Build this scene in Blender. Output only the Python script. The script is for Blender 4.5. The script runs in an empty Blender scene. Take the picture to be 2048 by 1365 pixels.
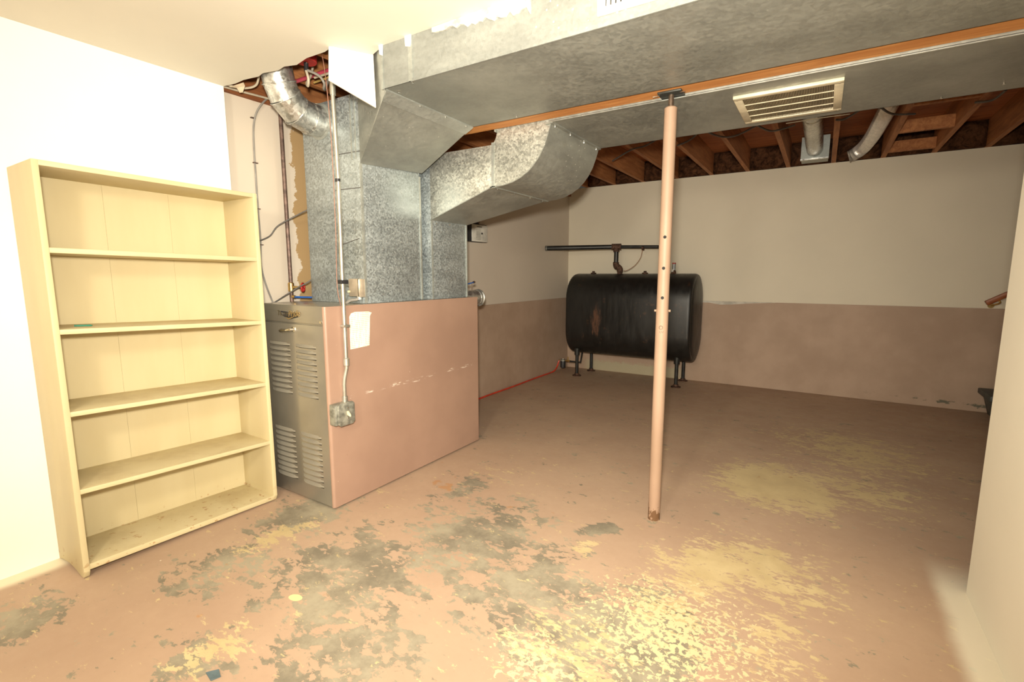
import bpy, bmesh, math, random
from mathutils import Vector, Matrix, Quaternion
random.seed(7)
scn = bpy.context.scene
COL = scn.collection
# ------------------------------------------------------------------ camera
FPX, YAW, PIT, ROL, CAMH = 976.14, math.radians(32.259), math.radians(7.843), math.radians(0.0274), 1.3
_f = Vector((-math.sin(YAW)*math.cos(PIT), math.cos(YAW)*math.cos(PIT), -math.sin(PIT)))
_r0 = Vector((math.cos(YAW), math.sin(YAW), 0)); _d0 = _f.cross(_r0)
_r = _r0*math.cos(ROL) + _d0*math.sin(ROL); _d = -_r0*math.sin(ROL) + _d0*math.cos(ROL)
CAMPOS = Vector((0, 0, CAMH))
cd = bpy.data.cameras.new('camera'); cam = bpy.data.objects.new('camera', cd); COL.objects.link(cam)
cd.sensor_width = 36; cd.sensor_fit = 'HORIZONTAL'; cd.lens = FPX/2048*36; cd.clip_start = 0.02
cam.matrix_world = Matrix(((_r.x, -_d.x, -_f.x, 0), (_r.y, -_d.y, -_f.y, 0), (_r.z, -_d.z, -_f.z, CAMH), (0, 0, 0, 1)))
scn.camera = cam
def px(x, y, ax, val):
    "photo pixel -> point on the plane axis=val"
    d = _r*((x-1024)/FPX) + _d*((y-682.5)/FPX) + _f
    return CAMPOS + d*((val-CAMPOS[ax])/d[ax])
# ------------------------------------------------------------------ world, lights, exposure
w = bpy.data.worlds.new('world'); scn.world = w; w.use_nodes = True
w.node_tree.nodes['Background'].inputs[0].default_value = (1, .9, .75, 1)
w.node_tree.nodes['Background'].inputs[1].default_value = 0.05
scn.view_settings.view_transform = 'Standard'; scn.view_settings.look = 'None'
scn.view_settings.gamma = 1; scn.view_settings.use_curve_mapping = False
scn.view_settings.exposure = 0.0
def lamp(name, kind, loc, energy, color, direction=None, **kw):
    l = bpy.data.lights.new(name, kind); l.energy = energy; l.color = color
    for k, v in kw.items(): setattr(l, k, v)
    o = bpy.data.objects.new(name, l); COL.objects.link(o); o.location = loc
    if direction is not None: o.rotation_euler = Vector(direction).to_track_quat('-Z', 'Y').to_euler()
    return o
# the photographer's flash, a hand above the lens
lamp('camera_flash', 'SPOT', (-0.02, -0.02, 1.48), 610, (1, .93, .80), (_f.x, _f.y, -.10), spot_size=math.radians(124), spot_blend=1.0, shadow_soft_size=.06)
# added fill light for the rear of the room, unseen behind the camera
lamp('ambient_fill_light', 'POINT', (-.55, -.75, 2.02), 110, (1, .91, .75), shadow_soft_size=.14)
# ------------------------------------------------------------------ helpers
def lin(r, g, b):
    f = lambda c: (c/255/12.92) if c/255 <= .04045 else ((c/255+.055)/1.055)**2.4
    return (f(r), f(g), f(b), 1)
class N:
    "tiny node-tree helper"
    def __init__(s, name, rough=.6, metal=0., spec=.5):
        s.m = bpy.data.materials.new(name); s.m.use_nodes = True; s.t = s.m.node_tree
        s.b = s.t.nodes['Principled BSDF']
        s.b.inputs['Roughness'].default_value = rough; s.b.inputs['Metallic'].default_value = metal
        s.b.inputs['Specular IOR Level'].default_value = spec
        s.geo = None
    def node(s, t, **kw):
        n = s.t.nodes.new(t)
        for k, v in kw.items(): setattr(n, k, v)
        return n
    def put(s, sock, v):
        if isinstance(v, bpy.types.NodeSocket): s.t.links.new(v, sock)
        elif v is not None: sock.default_value = v
    def pos(s):
        if not s.geo: s.geo = s.node('ShaderNodeNewGeometry')
        return s.geo.outputs['Position']
    def nrm(s): s.pos(); return s.geo.outputs['Normal']
    def map(s, vec, loc=(0,0,0), rot=(0,0,0), sc=(1,1,1), kind='POINT'):
        n = s.node('ShaderNodeMapping', vector_type=kind); s.put(n.inputs[0], vec)
        n.inputs[1].default_value = loc; n.inputs[2].default_value = rot; n.inputs[3].default_value = sc
        return n.outputs[0]
    def noise(s, vec, scale=5, detail=4, rough=.55, dist=0):
        n = s.node('ShaderNodeTexNoise'); s.put(n.inputs['Vector'], vec); n.inputs['Scale'].default_value = scale
        n.inputs['Detail'].default_value = detail; n.inputs['Roughness'].default_value = rough; n.inputs['Distortion'].default_value = dist
        return n.outputs[0]
    def vor(s, vec, scale=20, out='Color', feature='F1', rnd=1.0):
        n = s.node('ShaderNodeTexVoronoi', feature=feature); s.put(n.inputs['Vector'], vec); n.inputs['Scale'].default_value = scale
        n.inputs['Randomness'].default_value = rnd
        return n.outputs[out]
    def math(s, op, a, b=None, c=None, clamp=False):
        n = s.node('ShaderNodeMath', operation=op, use_clamp=clamp); s.put(n.inputs[0], a)
        if b is not None: s.put(n.inputs[1], b)
        if c is not None: s.put(n.inputs[2], c)
        return n.outputs[0]
    def ramp(s, v, a, b, c=0., d=1., smooth=True):
        n = s.node('ShaderNodeMapRange', interpolation_type='SMOOTHSTEP' if smooth else 'LINEAR'); s.put(n.inputs[0], v)
        for i, q in enumerate((a, b, c, d)): n.inputs[1+i].default_value = q
        return n.outputs[0]
    def mix(s, f, a, b, mode='MIX'):
        n = s.node('ShaderNodeMix', data_type='RGBA', blend_type=mode); s.put(n.inputs[0], f); s.put(n.inputs[6], a); s.put(n.inputs[7], b)
        return n.outputs[2]
    def sep(s, v):
        n = s.node('ShaderNodeSeparateXYZ'); s.put(n.inputs[0], v); return n.outputs
    def ell(s, vec, c, rx, ry, ang=0, inner=.0):
        m = s.map(vec, (c[0], c[1], 0), (0, 0, ang), (rx, ry, 1), 'TEXTURE')
        n = s.node('ShaderNodeVectorMath', operation='LENGTH'); s.put(n.inputs[0], m)
        return s.ramp(n.outputs['Value'], inner, 1, 1, 0)
    def color(s, v): s.put(s.b.inputs['Base Color'], v); return s
    def bump(s, h, strength=.3, dist=.01):
        n = s.node('ShaderNodeBump'); n.inputs['Strength'].default_value = strength; n.inputs['Distance'].default_value = dist
        s.put(n.inputs['Height'], h); s.put(s.b.inputs['Normal'], n.outputs[0]); return s
    def rough(s, v): s.put(s.b.inputs['Roughness'], v); return s
def plain(name, c, rough=.6, metal=0., spec=.5, var=.12, scale=12):
    n = N(name, rough, metal, spec); f = n.noise(n.pos(), scale, 4)
    d = tuple(q*(1-var*2) for q in c[:3])+(1,); l = tuple(min(1, q*(1+var)) for q in c[:3])+(1,)
    n.color(n.mix(n.ramp(f, .3, .7), d, l)); return n.m
def galv(name, tone=(.50, .52, .49), scale=85, contrast=.35, rough=.42, metal=.75, dirt=.35):
    n = N(name, rough, metal); p = n.pos()
    c = n.sep(n.vor(p, scale))[0]; c2 = n.sep(n.vor(p, scale*2.3))[1]
    v = n.math('MULTIPLY_ADD', c, contrast, 1-contrast*.6); v = n.math('MULTIPLY_ADD', c2, contrast*.5, v)
    b = n.noise(n.map(p, sc=(1.2, 1.2, 4)), 2.2, 5, .6)
    v = n.math('MULTIPLY', v, n.ramp(b, .3, .7, 1-dirt, 1.08))
    g = n.node('ShaderNodeVectorMath', operation='SCALE'); g.inputs[0].default_value = tone; n.put(g.inputs['Scale'], v)
    specks = n.math('MULTIPLY', n.ramp(n.vor(p, 38, 'Distance'), .10, .17, 1, 0), n.ramp(n.sep(n.vor(p, 38))[2], .72, .74))
    n.color(n.mix(n.math('MULTIPLY', specks, n.ramp(n.noise(p, 2.2, 3), .46, .60)), g.outputs[0], (.72, .71, .66, 1)))
    n.rough(n.math('MULTIPLY_ADD', c, .22, rough-.08))
    n.bump(c, .06, .002)
    return n.m
WL = {}
def finish(o, mat, parent, smooth=None):
    if mat is not None: o.data.materials.append(mat)
    if smooth is not None:
        for p in o.data.polygons: p.use_smooth = True
        o.data.set_sharp_from_angle(angle=math.radians(smooth))
    COL.objects.link(o)
    return o
def mesh(name, vs, fs, mat, parent=None, smooth=None, bevel=0, seg=2, origin=None):
    vs = [Vector(v) for v in vs]
    if origin is None:
        lo = Vector([min(v[i] for v in vs) for i in range(3)]); hi = Vector([max(v[i] for v in vs) for i in range(3)])
        origin = Vector(((lo.x+hi.x)/2, (lo.y+hi.y)/2, lo.z))
    origin = Vector(origin)
    me = bpy.data.meshes.new(name); me.from_pydata([v-origin for v in vs], [], fs)
    bm = bmesh.new(); bm.from_mesh(me); bmesh.ops.recalc_face_normals(bm, faces=bm.faces[:])
    if bevel: bmesh.ops.bevel(bm, geom=bm.edges[:], offset=bevel, segments=seg, affect='EDGES', profile=.5, clamp_overlap=True)
    bm.to_mesh(me); bm.free()
    o = bpy.data.objects.new(name, me)
    o.location = origin - (WL[parent.name] if parent else Vector((0, 0, 0)))
    if parent: o.parent = parent
    if bevel and smooth is None: smooth = 40
    finish(o, mat, parent, smooth); WL[o.name] = origin
    return o
CUBE = [(0,3,2,1),(4,5,6,7),(0,1,5,4),(1,2,6,5),(2,3,7,6),(3,0,4,7)]
def box(name, x0, x1, y0, y1, z0, z1, mat, parent=None, bevel=0, **kw):
    v = [(x0,y0,z0),(x1,y0,z0),(x1,y1,z0),(x0,y1,z0),(x0,y0,z1),(x1,y0,z1),(x1,y1,z1),(x0,y1,z1)]
    return mesh(name, v, CUBE, mat, parent, bevel=bevel, **kw)
def hexa(name, v, mat, parent=None, bevel=0, **kw):
    "8 corners: bottom ring then top ring"
    return mesh(name, v, CUBE, mat, parent, bevel=bevel, **kw)
def prism(name, poly, ax, a, b, mat, parent=None, bevel=0, **kw):
    "poly in the other two axes (ordered), extruded along ax"
    def P(q, t):
        l = list(q); l.insert(ax, t); return l
    n = len(poly); v = [P(q, a) for q in poly]+[P(q, b) for q in poly]
    f = [list(range(n))[::-1], list(range(n, 2*n))]+[(i, (i+1) % n, n+(i+1) % n, n+i) for i in range(n)]
    return mesh(name, v, f, mat, parent, bevel=bevel, **kw)
def tube(name, pts, r, mat, parent=None, seg=12, closed=True, smooth=40, ring=None):
    "tube along pts; r scalar or list; ring optional (a,b) ellipse factors"
    pts = [Vector(p) for p in pts]; n = len(pts); rs = r if isinstance(r, (list, tuple)) else [r]*n
    tang = []
    for i in range(n):
        d = Vector((0, 0, 0))
        if i > 0: d += (pts[i]-pts[i-1]).normalized() if (pts[i]-pts[i-1]).length > 1e-9 else Vector()
        if i < n-1: d += (pts[i+1]-pts[i]).normalized() if (pts[i+1]-pts[i]).length > 1e-9 else Vector()
        tang.append(d.normalized() if d.length > 1e-9 else (tang[-1] if tang else Vector((0, 0, 1))))
    t0 = tang[0]; u = t0.orthogonal().normalized(); vs = []; prev = t0
    for i in range(n):
        q = prev.rotation_difference(tang[i]); u = (q @ u); u = (u - tang[i]*u.dot(tang[i])).normalized(); w_ = tang[i].cross(u); prev = tang[i]
        for k in range(seg):
            a = 2*math.pi*k/seg; vs.append(pts[i] + (u*math.cos(a)+w_*math.sin(a))*rs[i])
    fs = [(i*seg+k, i*seg+(k+1) % seg, (i+1)*seg+(k+1) % seg, (i+1)*seg+k) for i in range(n-1) for k in range(seg)]
    if closed: fs += [list(range(seg))[::-1], list(range((n-1)*seg, n*seg))]
    return mesh(name, vs, fs, mat, parent, smooth=smooth)
def arc(c, r, a0, a1, n, ax=(0, 2)):
    out = []
    for i in range(n+1):
        a = math.radians(a0+(a1-a0)*i/n); p = [c[0], c[1], c[2]]; p[ax[0]] += r*math.cos(a); p[ax[1]] += r*math.sin(a); out.append(tuple(p))
    return out
def spline(pts, k=6):
    pts = [Vector(p) for p in pts]; out = []
    for i in range(len(pts)-1):
        p0 = pts[max(i-1, 0)]; p1 = pts[i]; p2 = pts[i+1]; p3 = pts[min(i+2, len(pts)-1)]
        for j in range(k):
            t = j/k; out.append(.5*((2*p1)+(p2-p0)*t+(2*p0-5*p1+4*p2-p3)*t*t+(3*p1-p0-3*p2+p3)*t*t*t))
    return out+[pts[-1]]
def torus(name, c, R, r, normal, mat, parent=None, seg=20, rs=6):
    nrm = Vector(normal).normalized(); u = nrm.orthogonal().normalized(); v = nrm.cross(u); c = Vector(c); vs = []; fs = []
    for i in range(seg):
        a = 2*math.pi*i/seg; d = u*math.cos(a)+v*math.sin(a)
        for j in range(rs):
            b = 2*math.pi*j/rs; vs.append(c+d*(R+r*math.cos(b))+nrm*r*math.sin(b))
    for i in range(seg):
        for j in range(rs):
            fs.append((i*rs+j, i*rs+(j+1) % rs, ((i+1) % seg)*rs+(j+1) % rs, ((i+1) % seg)*rs+j))
    return mesh(name, vs, fs, mat, parent, smooth=60)
def tag(o, label, cat, group=None):
    o['label'] = label; o['category'] = cat
    if group: o['group'] = group
    return o
def thing(name, label, cat, loc, group=None):
    o = bpy.data.objects.new(name, None); COL.objects.link(o); o.location = loc; o.empty_display_size = .05
    WL[o.name] = Vector(loc); return tag(o, label, cat, group)
def struct(o): o['kind'] = 'structure'; return o
def copy_at(o, parent, loc):
    c = o.copy(); COL.objects.link(c); c.parent = parent
    c.location = Vector(loc) - (WL[parent.name] if parent else Vector((0, 0, 0))); WL[c.name] = Vector(loc); return c
def text(name, body, size, loc, rot, mat, parent, depth=.0015, shear=0, align='CENTER'):
    cu = bpy.data.curves.new(name, 'FONT'); cu.body = body; cu.size = size; cu.extrude = depth; cu.shear = shear; cu.align_x = align; cu.align_y = 'CENTER'
    t = bpy.data.objects.new('tmp_text', cu); COL.objects.link(t); bpy.context.view_layer.update()
    me = bpy.data.meshes.new_from_object(t.evaluated_get(bpy.context.evaluated_depsgraph_get()))
    bpy.data.objects.remove(t); me.name = name
    o = bpy.data.objects.new(name, me); me.materials.clear(); me.materials.append(mat); COL.objects.link(o)
    o.rotation_euler = rot; o.location = Vector(loc)-WL[parent.name]; o.parent = parent; WL[o.name] = Vector(loc); return o
# ------------------------------------------------------------------ materials
def mat_floor():
    n = N('painted_concrete_floor', .55, 0, .35); p = n.pos(); sx = n.sep(p)
    flat = n.node('ShaderNodeCombineXYZ'); n.put(flat.inputs[0], sx[0]); n.put(flat.inputs[1], sx[1]); v = flat.outputs[0]
    fine = n.noise(v, 26, 6, .65); med = n.noise(v, 7, 8, .68, .35); big = n.noise(v, 1.3, 3)
    pink = n.mix(n.ramp(big, .3, .7), lin(174, 147, 125), lin(186, 160, 136))
    pink = n.mix(n.math('MULTIPLY', fine, .35), pink, lin(156, 129, 108))
    def blobs(lst):
        acc = None
        for (a, b, wd, k) in lst:
            A = px(a[0], a[1], 2, 0); B = px(b[0], b[1], 2, 0); c = (A+B)/2; d = B-A
            e = n.ell(v, (c.x, c.y), d.length/2, wd, math.atan2(d.y, d.x))
            e = n.math('MULTIPLY', e, k); acc = e if acc is None else n.math('MAXIMUM', acc, e)
        return acc
    # worn through to the older grey paint
    st = lambda nz, amp: n.math('MULTIPLY_ADD', nz, amp, .5-.5*amp)
    two = lambda a_, b_: n.math('MULTIPLY_ADD', a_, .5, n.math('MULTIPLY', b_, .5))
    G = blobs([((430,1110),(760,960),.30,1.55),((230,1230),(620,1060),.32,1.0),((380,1270),(940,1050),.66,1.15),((660,1210),(1130,980),.60,1.15),((820,1310),(1230,1090),.58,1.2),((930,1400),(1350,1180),.50,1.25),
               ((-150,1280),(210,1200),.32,1.1),((380,1420),(940,1200),.50,1.1),((1130,1072),(1265,1048),.10,1.8),((230,1380),(540,1270),.26,.95),((830,1020),(1000,940),.20,1.0),((1100,1195),(1520,1400),.50,1.6)])
    mv = n.map(v, (3, 1, 0), (0, 0, -.5), (1, 1.6, 1))
    gn = two(n.noise(mv, 6, 8, .62, .4), n.noise(mv, 21, 8, .66, .5))
    gm = n.math('MULTIPLY', n.ramp(n.math('MULTIPLY_ADD', G, .34, st(gn, 2.5)), .715, .765), .88)
    grey = n.mix(n.ramp(n.noise(v, 4, 6, .7), .35, .65), lin(114, 110, 96), lin(160, 153, 132))
    # worn through to / spattered with cream paint
    Cb = blobs([((1400,1010),(1680,940),.62,1.7),((1200,1200),(1660,1080),.36,1.3),((1330,1190),(1700,1110),.48,1.15),((1200,1300),(1470,1170),.40,.80),((900,1390),(1350,1250),.40,.85),((400,1140),(680,1020),.16,1.1),
                ((280,1370),(560,1235),.17,1.05),((1480,900),(1930,905),1.0,.95),((1110,1115),(1220,1070),.10,1.0),((1560,1010),(1850,950),.62,.95),((1420,1230),(1720,1360),.45,.78),((900,960),(1100,940),.3,.45)])
    mw = n.map(v, (0, 5, 0), (0, 0, .55), (1, 2.2, 1))
    cn = two(n.noise(mw, 7, 8, .66, .5), n.noise(mw, 26, 8, .68, .5))
    cm = n.math('MULTIPLY', n.ramp(n.math('MULTIPLY_ADD', Cb, .34, st(cn, 2.5)), .72, .79), .9)
    cream = n.mix(n.ramp(med, .3, .7), lin(190, 169, 126), lin(206, 187, 142))
    # chips of cream inside the grey, bottom middle
    sp = blobs([((1080,1370),(1540,1180),.55,1.0),((930,1400),(1200,1280),.34,.85)])
    sm = n.ramp(n.math('MULTIPLY_ADD', sp, .30, st(n.noise(v, 44, 6, .6, .4), 1.6)), .735, .77); sm = n.math('MULTIPLY', sm, n.ramp(sp, .05, .35))
    col = n.mix(gm, pink, grey); col = n.mix(cm, col, cream); col = n.mix(sm, col, lin(206, 192, 150))
    # small round cream splash, white specks, dark nicks
    A = px(591, 1196, 2, 0); col = n.mix(n.ramp(n.math('MULTIPLY_ADD', n.ell(v, (A.x, A.y), .05, .03, .2), 1, n.math('MULTIPLY', fine, .3)), .45, .5), col, lin(226, 208, 150))
    dots = n.math('MULTIPLY', n.ramp(n.vor(v, 7, 'Distance'), .02, .035, 1, 0), n.ramp(n.noise(v, 2, 2), .54, .62))
    col = n.mix(dots, col, lin(235, 230, 215))
    scr = n.ramp(n.noise(n.map(v, rot=(0, 0, .9), sc=(1, 14, 1)), 9, 4, .7), .72, .76); col = n.mix(n.math('MULTIPLY', scr, n.ramp(n.noise(v, 1.4, 2), .45, .6)), col, lin(214, 196, 160))
    dk = n.ramp(n.noise(n.map(v, (9, 2, 0)), 14, 3), .76, .79); col = n.mix(dk, col, lin(95, 86, 76))
    col = n.mix(n.ramp(n.math('MULTIPLY_ADD', n.ell(v, (-1.9, 2.25), .25, .18), .25, n.noise(v, 9, 4)), .70, .76), col, lin(176, 136, 100))
    # white over-spray on the floor along the painted walls
    wob = n.math('MULTIPLY_ADD', n.noise(v, 4, 4), .05, -.025)
    lft = n.math('MULTIPLY', n.ramp(n.math('ADD', sx[0], wob), -2.835, -2.77, 1, 0), n.ramp(sx[1], .60, .80, 1, 0))
    rgt = n.math('MULTIPLY', n.ramp(n.math('ADD', sx[0], wob), .46, .53), n.ramp(sx[1], 2.5, 2.85, 1, 0))
    col = n.mix(n.math('MULTIPLY', lft, .9), col, lin(236, 228, 200)); col = n.mix(n.math('MULTIPLY', rgt, .75), col, lin(232, 226, 205))
    n.color(col); n.rough(n.ramp(med, .3, .7, .45, .65)); n.bump(n.math('ADD', gm, n.math('MULTIPLY', fine, .3)), .12, .003)
    return n.m
def mat_wall(name, c, var=.04, tan=False):
    n = N(name, .75, 0, .25); p = n.pos(); f = n.noise(p, 1.6, 4); g = n.noise(p, 90, 2)
    col = n.mix(n.ramp(f, .3, .7), tuple(q*(1-var) for q in c[:3])+(1,), c)
    if tan:
        s = n.sep(p); e = n.math('MULTIPLY_ADD', n.noise(n.map(p, sc=(1, 1, 1.4)), 7, 5, .7), .16, -.08)
        yy = n.math('ADD', s[1], e); m = n.math('MULTIPLY', n.ramp(yy, 2.035, 2.042), n.ramp(s[1], 2.9, 2.95, 1, 0))
        col = n.mix(m, col, lin(166, 138, 98))
    n.color(col); n.bump(g, .04, .002); return n.m
def mat_foundation():
    n = N('pink_painted_concrete', .6, 0, .3); p = n.pos(); s = n.sep(p); f = n.noise(p, 2.2, 6, .6); g = n.noise(p, 30, 5)
    col = n.mix(n.ramp(f, .3, .7), lin(168, 143, 122), lin(182, 157, 136))
    band = n.ramp(n.math('ABSOLUTE', n.math('SUBTRACT', s[2], n.math('MULTIPLY_ADD', s[0], -.02, .085))), .0, .05, 1, 0)
    stain = n.ramp(n.math('MULTIPLY_ADD', band, .28, n.noise(n.map(p, sc=(1, 1, 2)), 8, 7, .72)), .76, .84)
    col = n.mix(n.math('MULTIPLY', stain, n.ramp(s[0], .2, .9)), col, lin(104, 100, 84))
    damp = n.math('MULTIPLY', n.ramp(n.math('MULTIPLY_ADD', g, .12, s[2]), .17, .21, 1, 0), n.math('MULTIPLY', n.ramp(s[0], -2.75, -2.6), n.ramp(s[0], -1.5, -1.3, 1, 0)))
    col = n.mix(n.math('MULTIPLY', damp, .7), col, lin(176, 170, 140))
    n.color(col); n.bump(g, .1, .004); return n.m
def mat_wood(name, a, b, axis=0, rough=.7):
    n = N(name, rough, 0, .3); sc = [9, 9, 9]; sc[axis] = .8
    p = n.map(n.pos(), sc=sc); f = n.noise(p, 3.2, 6, .65, .8); k = n.noise(n.pos(), 1.1, 2)
    col = n.mix(n.ramp(f, .3, .72), a, b); col = n.mix(n.math('MULTIPLY', k, .35), col, tuple(q*.7 for q in a[:3])+(1,))
    n.color(col); n.bump(f, .08, .003); return n.m
def mat_tank():
    n = N('black_tank_paint', .38, 0, .5); p = n.pos(); s = n.sep(p)
    f = n.noise(n.map(p, sc=(6, 6, 1.2)), 3, 7, .7); g = n.noise(p, 9, 6, .65)
    xz = n.node('ShaderNodeCombineXYZ'); n.put(xz.inputs[0], s[0]); n.put(xz.inputs[1], s[2])
    A = n.ell(xz.outputs[0], (-2.285, .74), .13, .36, 0, .15)
    A = n.math('MAXIMUM', A, n.math('MULTIPLY', n.ell(xz.outputs[0], (-2.46, .55), .05, .22), .7)); A = n.math('MAXIMUM', A, n.math('MULTIPLY', n.ell(xz.outputs[0], (-1.75, .85), .35, .4), .45))
    rust = n.ramp(n.math('MULTIPLY_ADD', A, .36, n.noise(n.map(p, sc=(4, 1, .6)), 13, 7, .75)), .72, .88)
    spots = n.math('MULTIPLY', n.ramp(g, .60, .70), .6)
    col = n.mix(n.ramp(f, .3, .7), (.007, .007, .0065, 1), (.014, .0135, .012, 1))
    col = n.mix(spots, col, lin(78, 52, 36)); col = n.mix(rust, col, lin(92, 64, 48))
    n.color(col); n.rough(n.ramp(f, .3, .7, .32, .5)); return n.m
def mat_pole():
    n = N('pink_pole_paint', .5, 0, .3); p = n.pos(); s = n.sep(p); f = n.noise(p, 40, 5, .6); 
    lowm = n.ramp(s[2], 0, .16, .34, 0); chip = n.ramp(n.math('ADD', n.noise(n.map(p, sc=(1, 1, .6)), 45, 4, .6), lowm), .74, .77)
    col = n.mix(n.ramp(n.noise(p, 3, 3), .3, .7), lin(150, 124, 103), lin(160, 133, 112)); col = n.mix(chip, col, lin(104, 76, 52))
    n.color(col); return n.m
def mat_furn_side():
    n = N('pink_enamel_side', .38, 0, .5); p = n.pos(); s = n.sep(p)
    col = n.mix(n.ramp(n.noise(p, 2.5, 4), .3, .7), lin(150, 121, 104), lin(160, 130, 112))
    # row of white scuffs across the panel
    wob = n.noise(n.map(p, sc=(1, 1.2, 1)), 2.2, 2); line = n.math('MULTIPLY_ADD', wob, .05, n.math('MULTIPLY_ADD', s[1], .012, .565))
    d = n.math('ABSOLUTE', n.math('SUBTRACT', s[2], line)); band = n.ramp(d, .004, .016, 1, 0)
    br = n.ramp(n.noise(n.map(p, sc=(1, 7, 45)), 2.0, 4, .7), .54, .60); col = n.mix(n.math('MULTIPLY', n.math('MULTIPLY', n.math('MULTIPLY', band, br), n.ramp(n.noise(n.map(p, sc=(1, 1, 0)), 5, 1), .42, .58)), n.ramp(s[1], 1.76, 1.78)), col, lin(236, 226, 210))
    dot = n.math('MULTIPLY', n.ramp(n.vor(p, 16, 'Distance'), .03, .045, 1, 0), n.ramp(n.noise(p, 3, 2), .55, .62)); col = n.mix(n.math('MULTIPLY', dot, .6), col, lin(220, 205, 185))
    sc = n.math('MULTIPLY', n.ramp(n.noise(n.map(p, sc=(1, 30, 5)), 2.5, 4, .6), .68, .72), n.math('MULTIPLY', n.ramp(s[1], 1.76, 1.80, 1, 0), n.math('MULTIPLY', n.ramp(s[2], .1, .2), n.ramp(s[2], .42, .36))))
    col = n.mix(n.math('MULTIPLY', sc, .7), col, lin(96, 60, 44)); n.color(col); return n.m
def mat_bookcase():
    n = N('pale_yellow_paint', .5, 0, .35); p = n.pos(); s = n.sep(p)
    f = n.noise(n.map(p, sc=(4, 4, 1)), 2, 4, .5); col = n.mix(n.ramp(f, .3, .7), lin(199, 184, 144), lin(203, 189, 150))
    up = n.ramp(n.sep(n.nrm())[2], .7, .9); st = n.ramp(n.noise(p, 7, 6, .65), .42, .72)
    col = n.mix(n.math('MULTIPLY', n.math('MULTIPLY', up, st), .45), col, lin(170, 148, 110))
    ch = n.math('MULTIPLY', n.ramp(n.noise(p, 30, 4), .62, .66), n.ramp(s[2], .02, .10, 1, 0)); col = n.mix(n.math('MULTIPLY', ch, .8), col, lin(160, 112, 66))
    n.color(col); n.bump(f, .05, .002); return n.m
def mat_paper():
    n = N('printed_paper', .8, 0, .2); p = n.pos(); s = n.sep(p)
    rows = n.math('FRACT', n.math('MULTIPLY', s[2], 95)); r = n.ramp(rows, .45, .55); wds = n.ramp(n.noise(n.map(p, sc=(1, 60, 8)), 2, 3), .45, .52)
    ink = n.math('MULTIPLY', n.math('MULTIPLY', r, wds), .55); n.color(n.mix(ink, lin(246, 238, 214), lin(150, 136, 110))); return n.m
def mat_insul():
    n = N('brown_fibre_batt', .95, 0, .1); p = n.pos(); f = n.noise(p, 12, 7, .75, 1.2); g = n.noise(p, 4, 3)
    n.color(n.mix(n.ramp(f, .32, .7), lin(42, 24, 16), lin(108, 72, 48))); n.bump(f, .9, .03); return n.m
M_FLOOR = mat_floor(); M_FOUND = mat_foundation()
M_WHITE = mat_wall('white_wall_paint', (.88, .86, .80, 1)); M_BEIGE = mat_wall('beige_wall_paint', (.63, .55, .45, 1), tan=True)
M_BACK = mat_wall('cream_wall_paint', (.74, .67, .53, 1)); M_CEIL = mat_wall('cream_ceiling_paint', (.72, .68, .58, 1)); M_RIGHT = mat_wall('right_wall_paint', (.86, .82, .70, 1))
M_LEDGE = plain('bare_grey_concrete', (.56, .52, .44, 1), .8)
M_JOIST = mat_wood('old_joist_wood', lin(146, 92, 54), lin(190, 128, 78), 1); M_SUB = mat_wood('subfloor_wood', lin(150, 84, 46), lin(186, 116, 66), 0)
M_BEAM = mat_wood('orange_beam_wood', lin(186, 122, 66), lin(216, 156, 94), 0); M_PLATE = mat_wood('plate_wood', lin(120, 70, 40), lin(160, 100, 58), 1)
M_GALV = galv('galvanized_sheet', (.40, .42, .385), 85, .16, .48, .5, .25); M_GALVD = galv('dusty_galvanized_sheet', (.35, .362, .325), 60, .10, .44, .5, .26); M_GALVB = galv('bright_spangled_sheet', (.50, .51, .46), 85, .50, .40, .65, .2)
M_GALVP = galv('galvanized_pipe', (.55, .55, .52), 55, .5, .34, .85, .15); M_GALVT = galv('plenum_sheet', (.43, .48, .49), 95, .5, .45, .7, .2)
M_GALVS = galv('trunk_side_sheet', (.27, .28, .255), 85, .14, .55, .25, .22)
M_ALU = plain('aluminium_foil', (.78, .74, .68, 1), .32, .5, .5, .08, 40); M_DARK = plain('dark_gap', (.02, .02, .018, 1), .9)
M_BOOK = mat_bookcase(); M_FSIDE = mat_furn_side(); M_FGREY = plain('brown_grey_enamel', (.37, .345, .29, 1), .27, .65, .5, .05, 3)
M_FGREY2 = plain('louver_enamel', (.33, .305, .25, 1), .40, .35, .5, .04, 3); M_SLOTSHADE = plain('louver_slot_shade', (.05, .045, .035, 1), .7); M_CHROME = plain('chrome', (.75, .73, .70, 1), .15, 1, .5, .03); M_BRASS = plain('brass', (.62, .42, .16, 1), .3, .9)
M_GOLD = plain('gold_badge', (.60, .44, .22, 1), .3, .8); M_BLK = plain('black_plastic', (.02, .02, .022, 1), .45); M_BLKP = plain('black_iron_pipe', (.022, .022, .020, 1), .4, .1, .5, .3); M_RUSTY = plain('rusty_fitting', (.10, .05, .03, 1), .7, .2, .4, .4, 60)
M_TANK = mat_tank(); M_POLE = mat_pole(); M_STEEL = plain('brown_steel', (.16, .11, .075, 1), .5, .6, .5, .3, 40); M_PLATEST = plain('dark_steel_plate', (.06, .065, .06, 1), .5, .6)
M_COPPER = plain('tarnished_copper', (.17, .11, .088, 1), .5, .4, .5, .25, 25); M_RED = plain('red_enamel', (.42, .025, .02, 1), .45); M_BLUE = plain('blue_tube', (.02, .11, .42, 1), .4); M_HOSE = plain('red_plastic_line', (.62, .05, .018, 1), .4)
M_CABLE = plain('grey_cable', (.27, .25, .22, 1), .55); M_CABLEW = plain('beige_cable', (.55, .48, .36, 1), .6); M_CABLEB = plain('black_cable', (.11, .10, .09, 1), .6); M_WRED = plain('pink_thermostat_wire', (.34, .16, .11, 1), .6)
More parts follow.
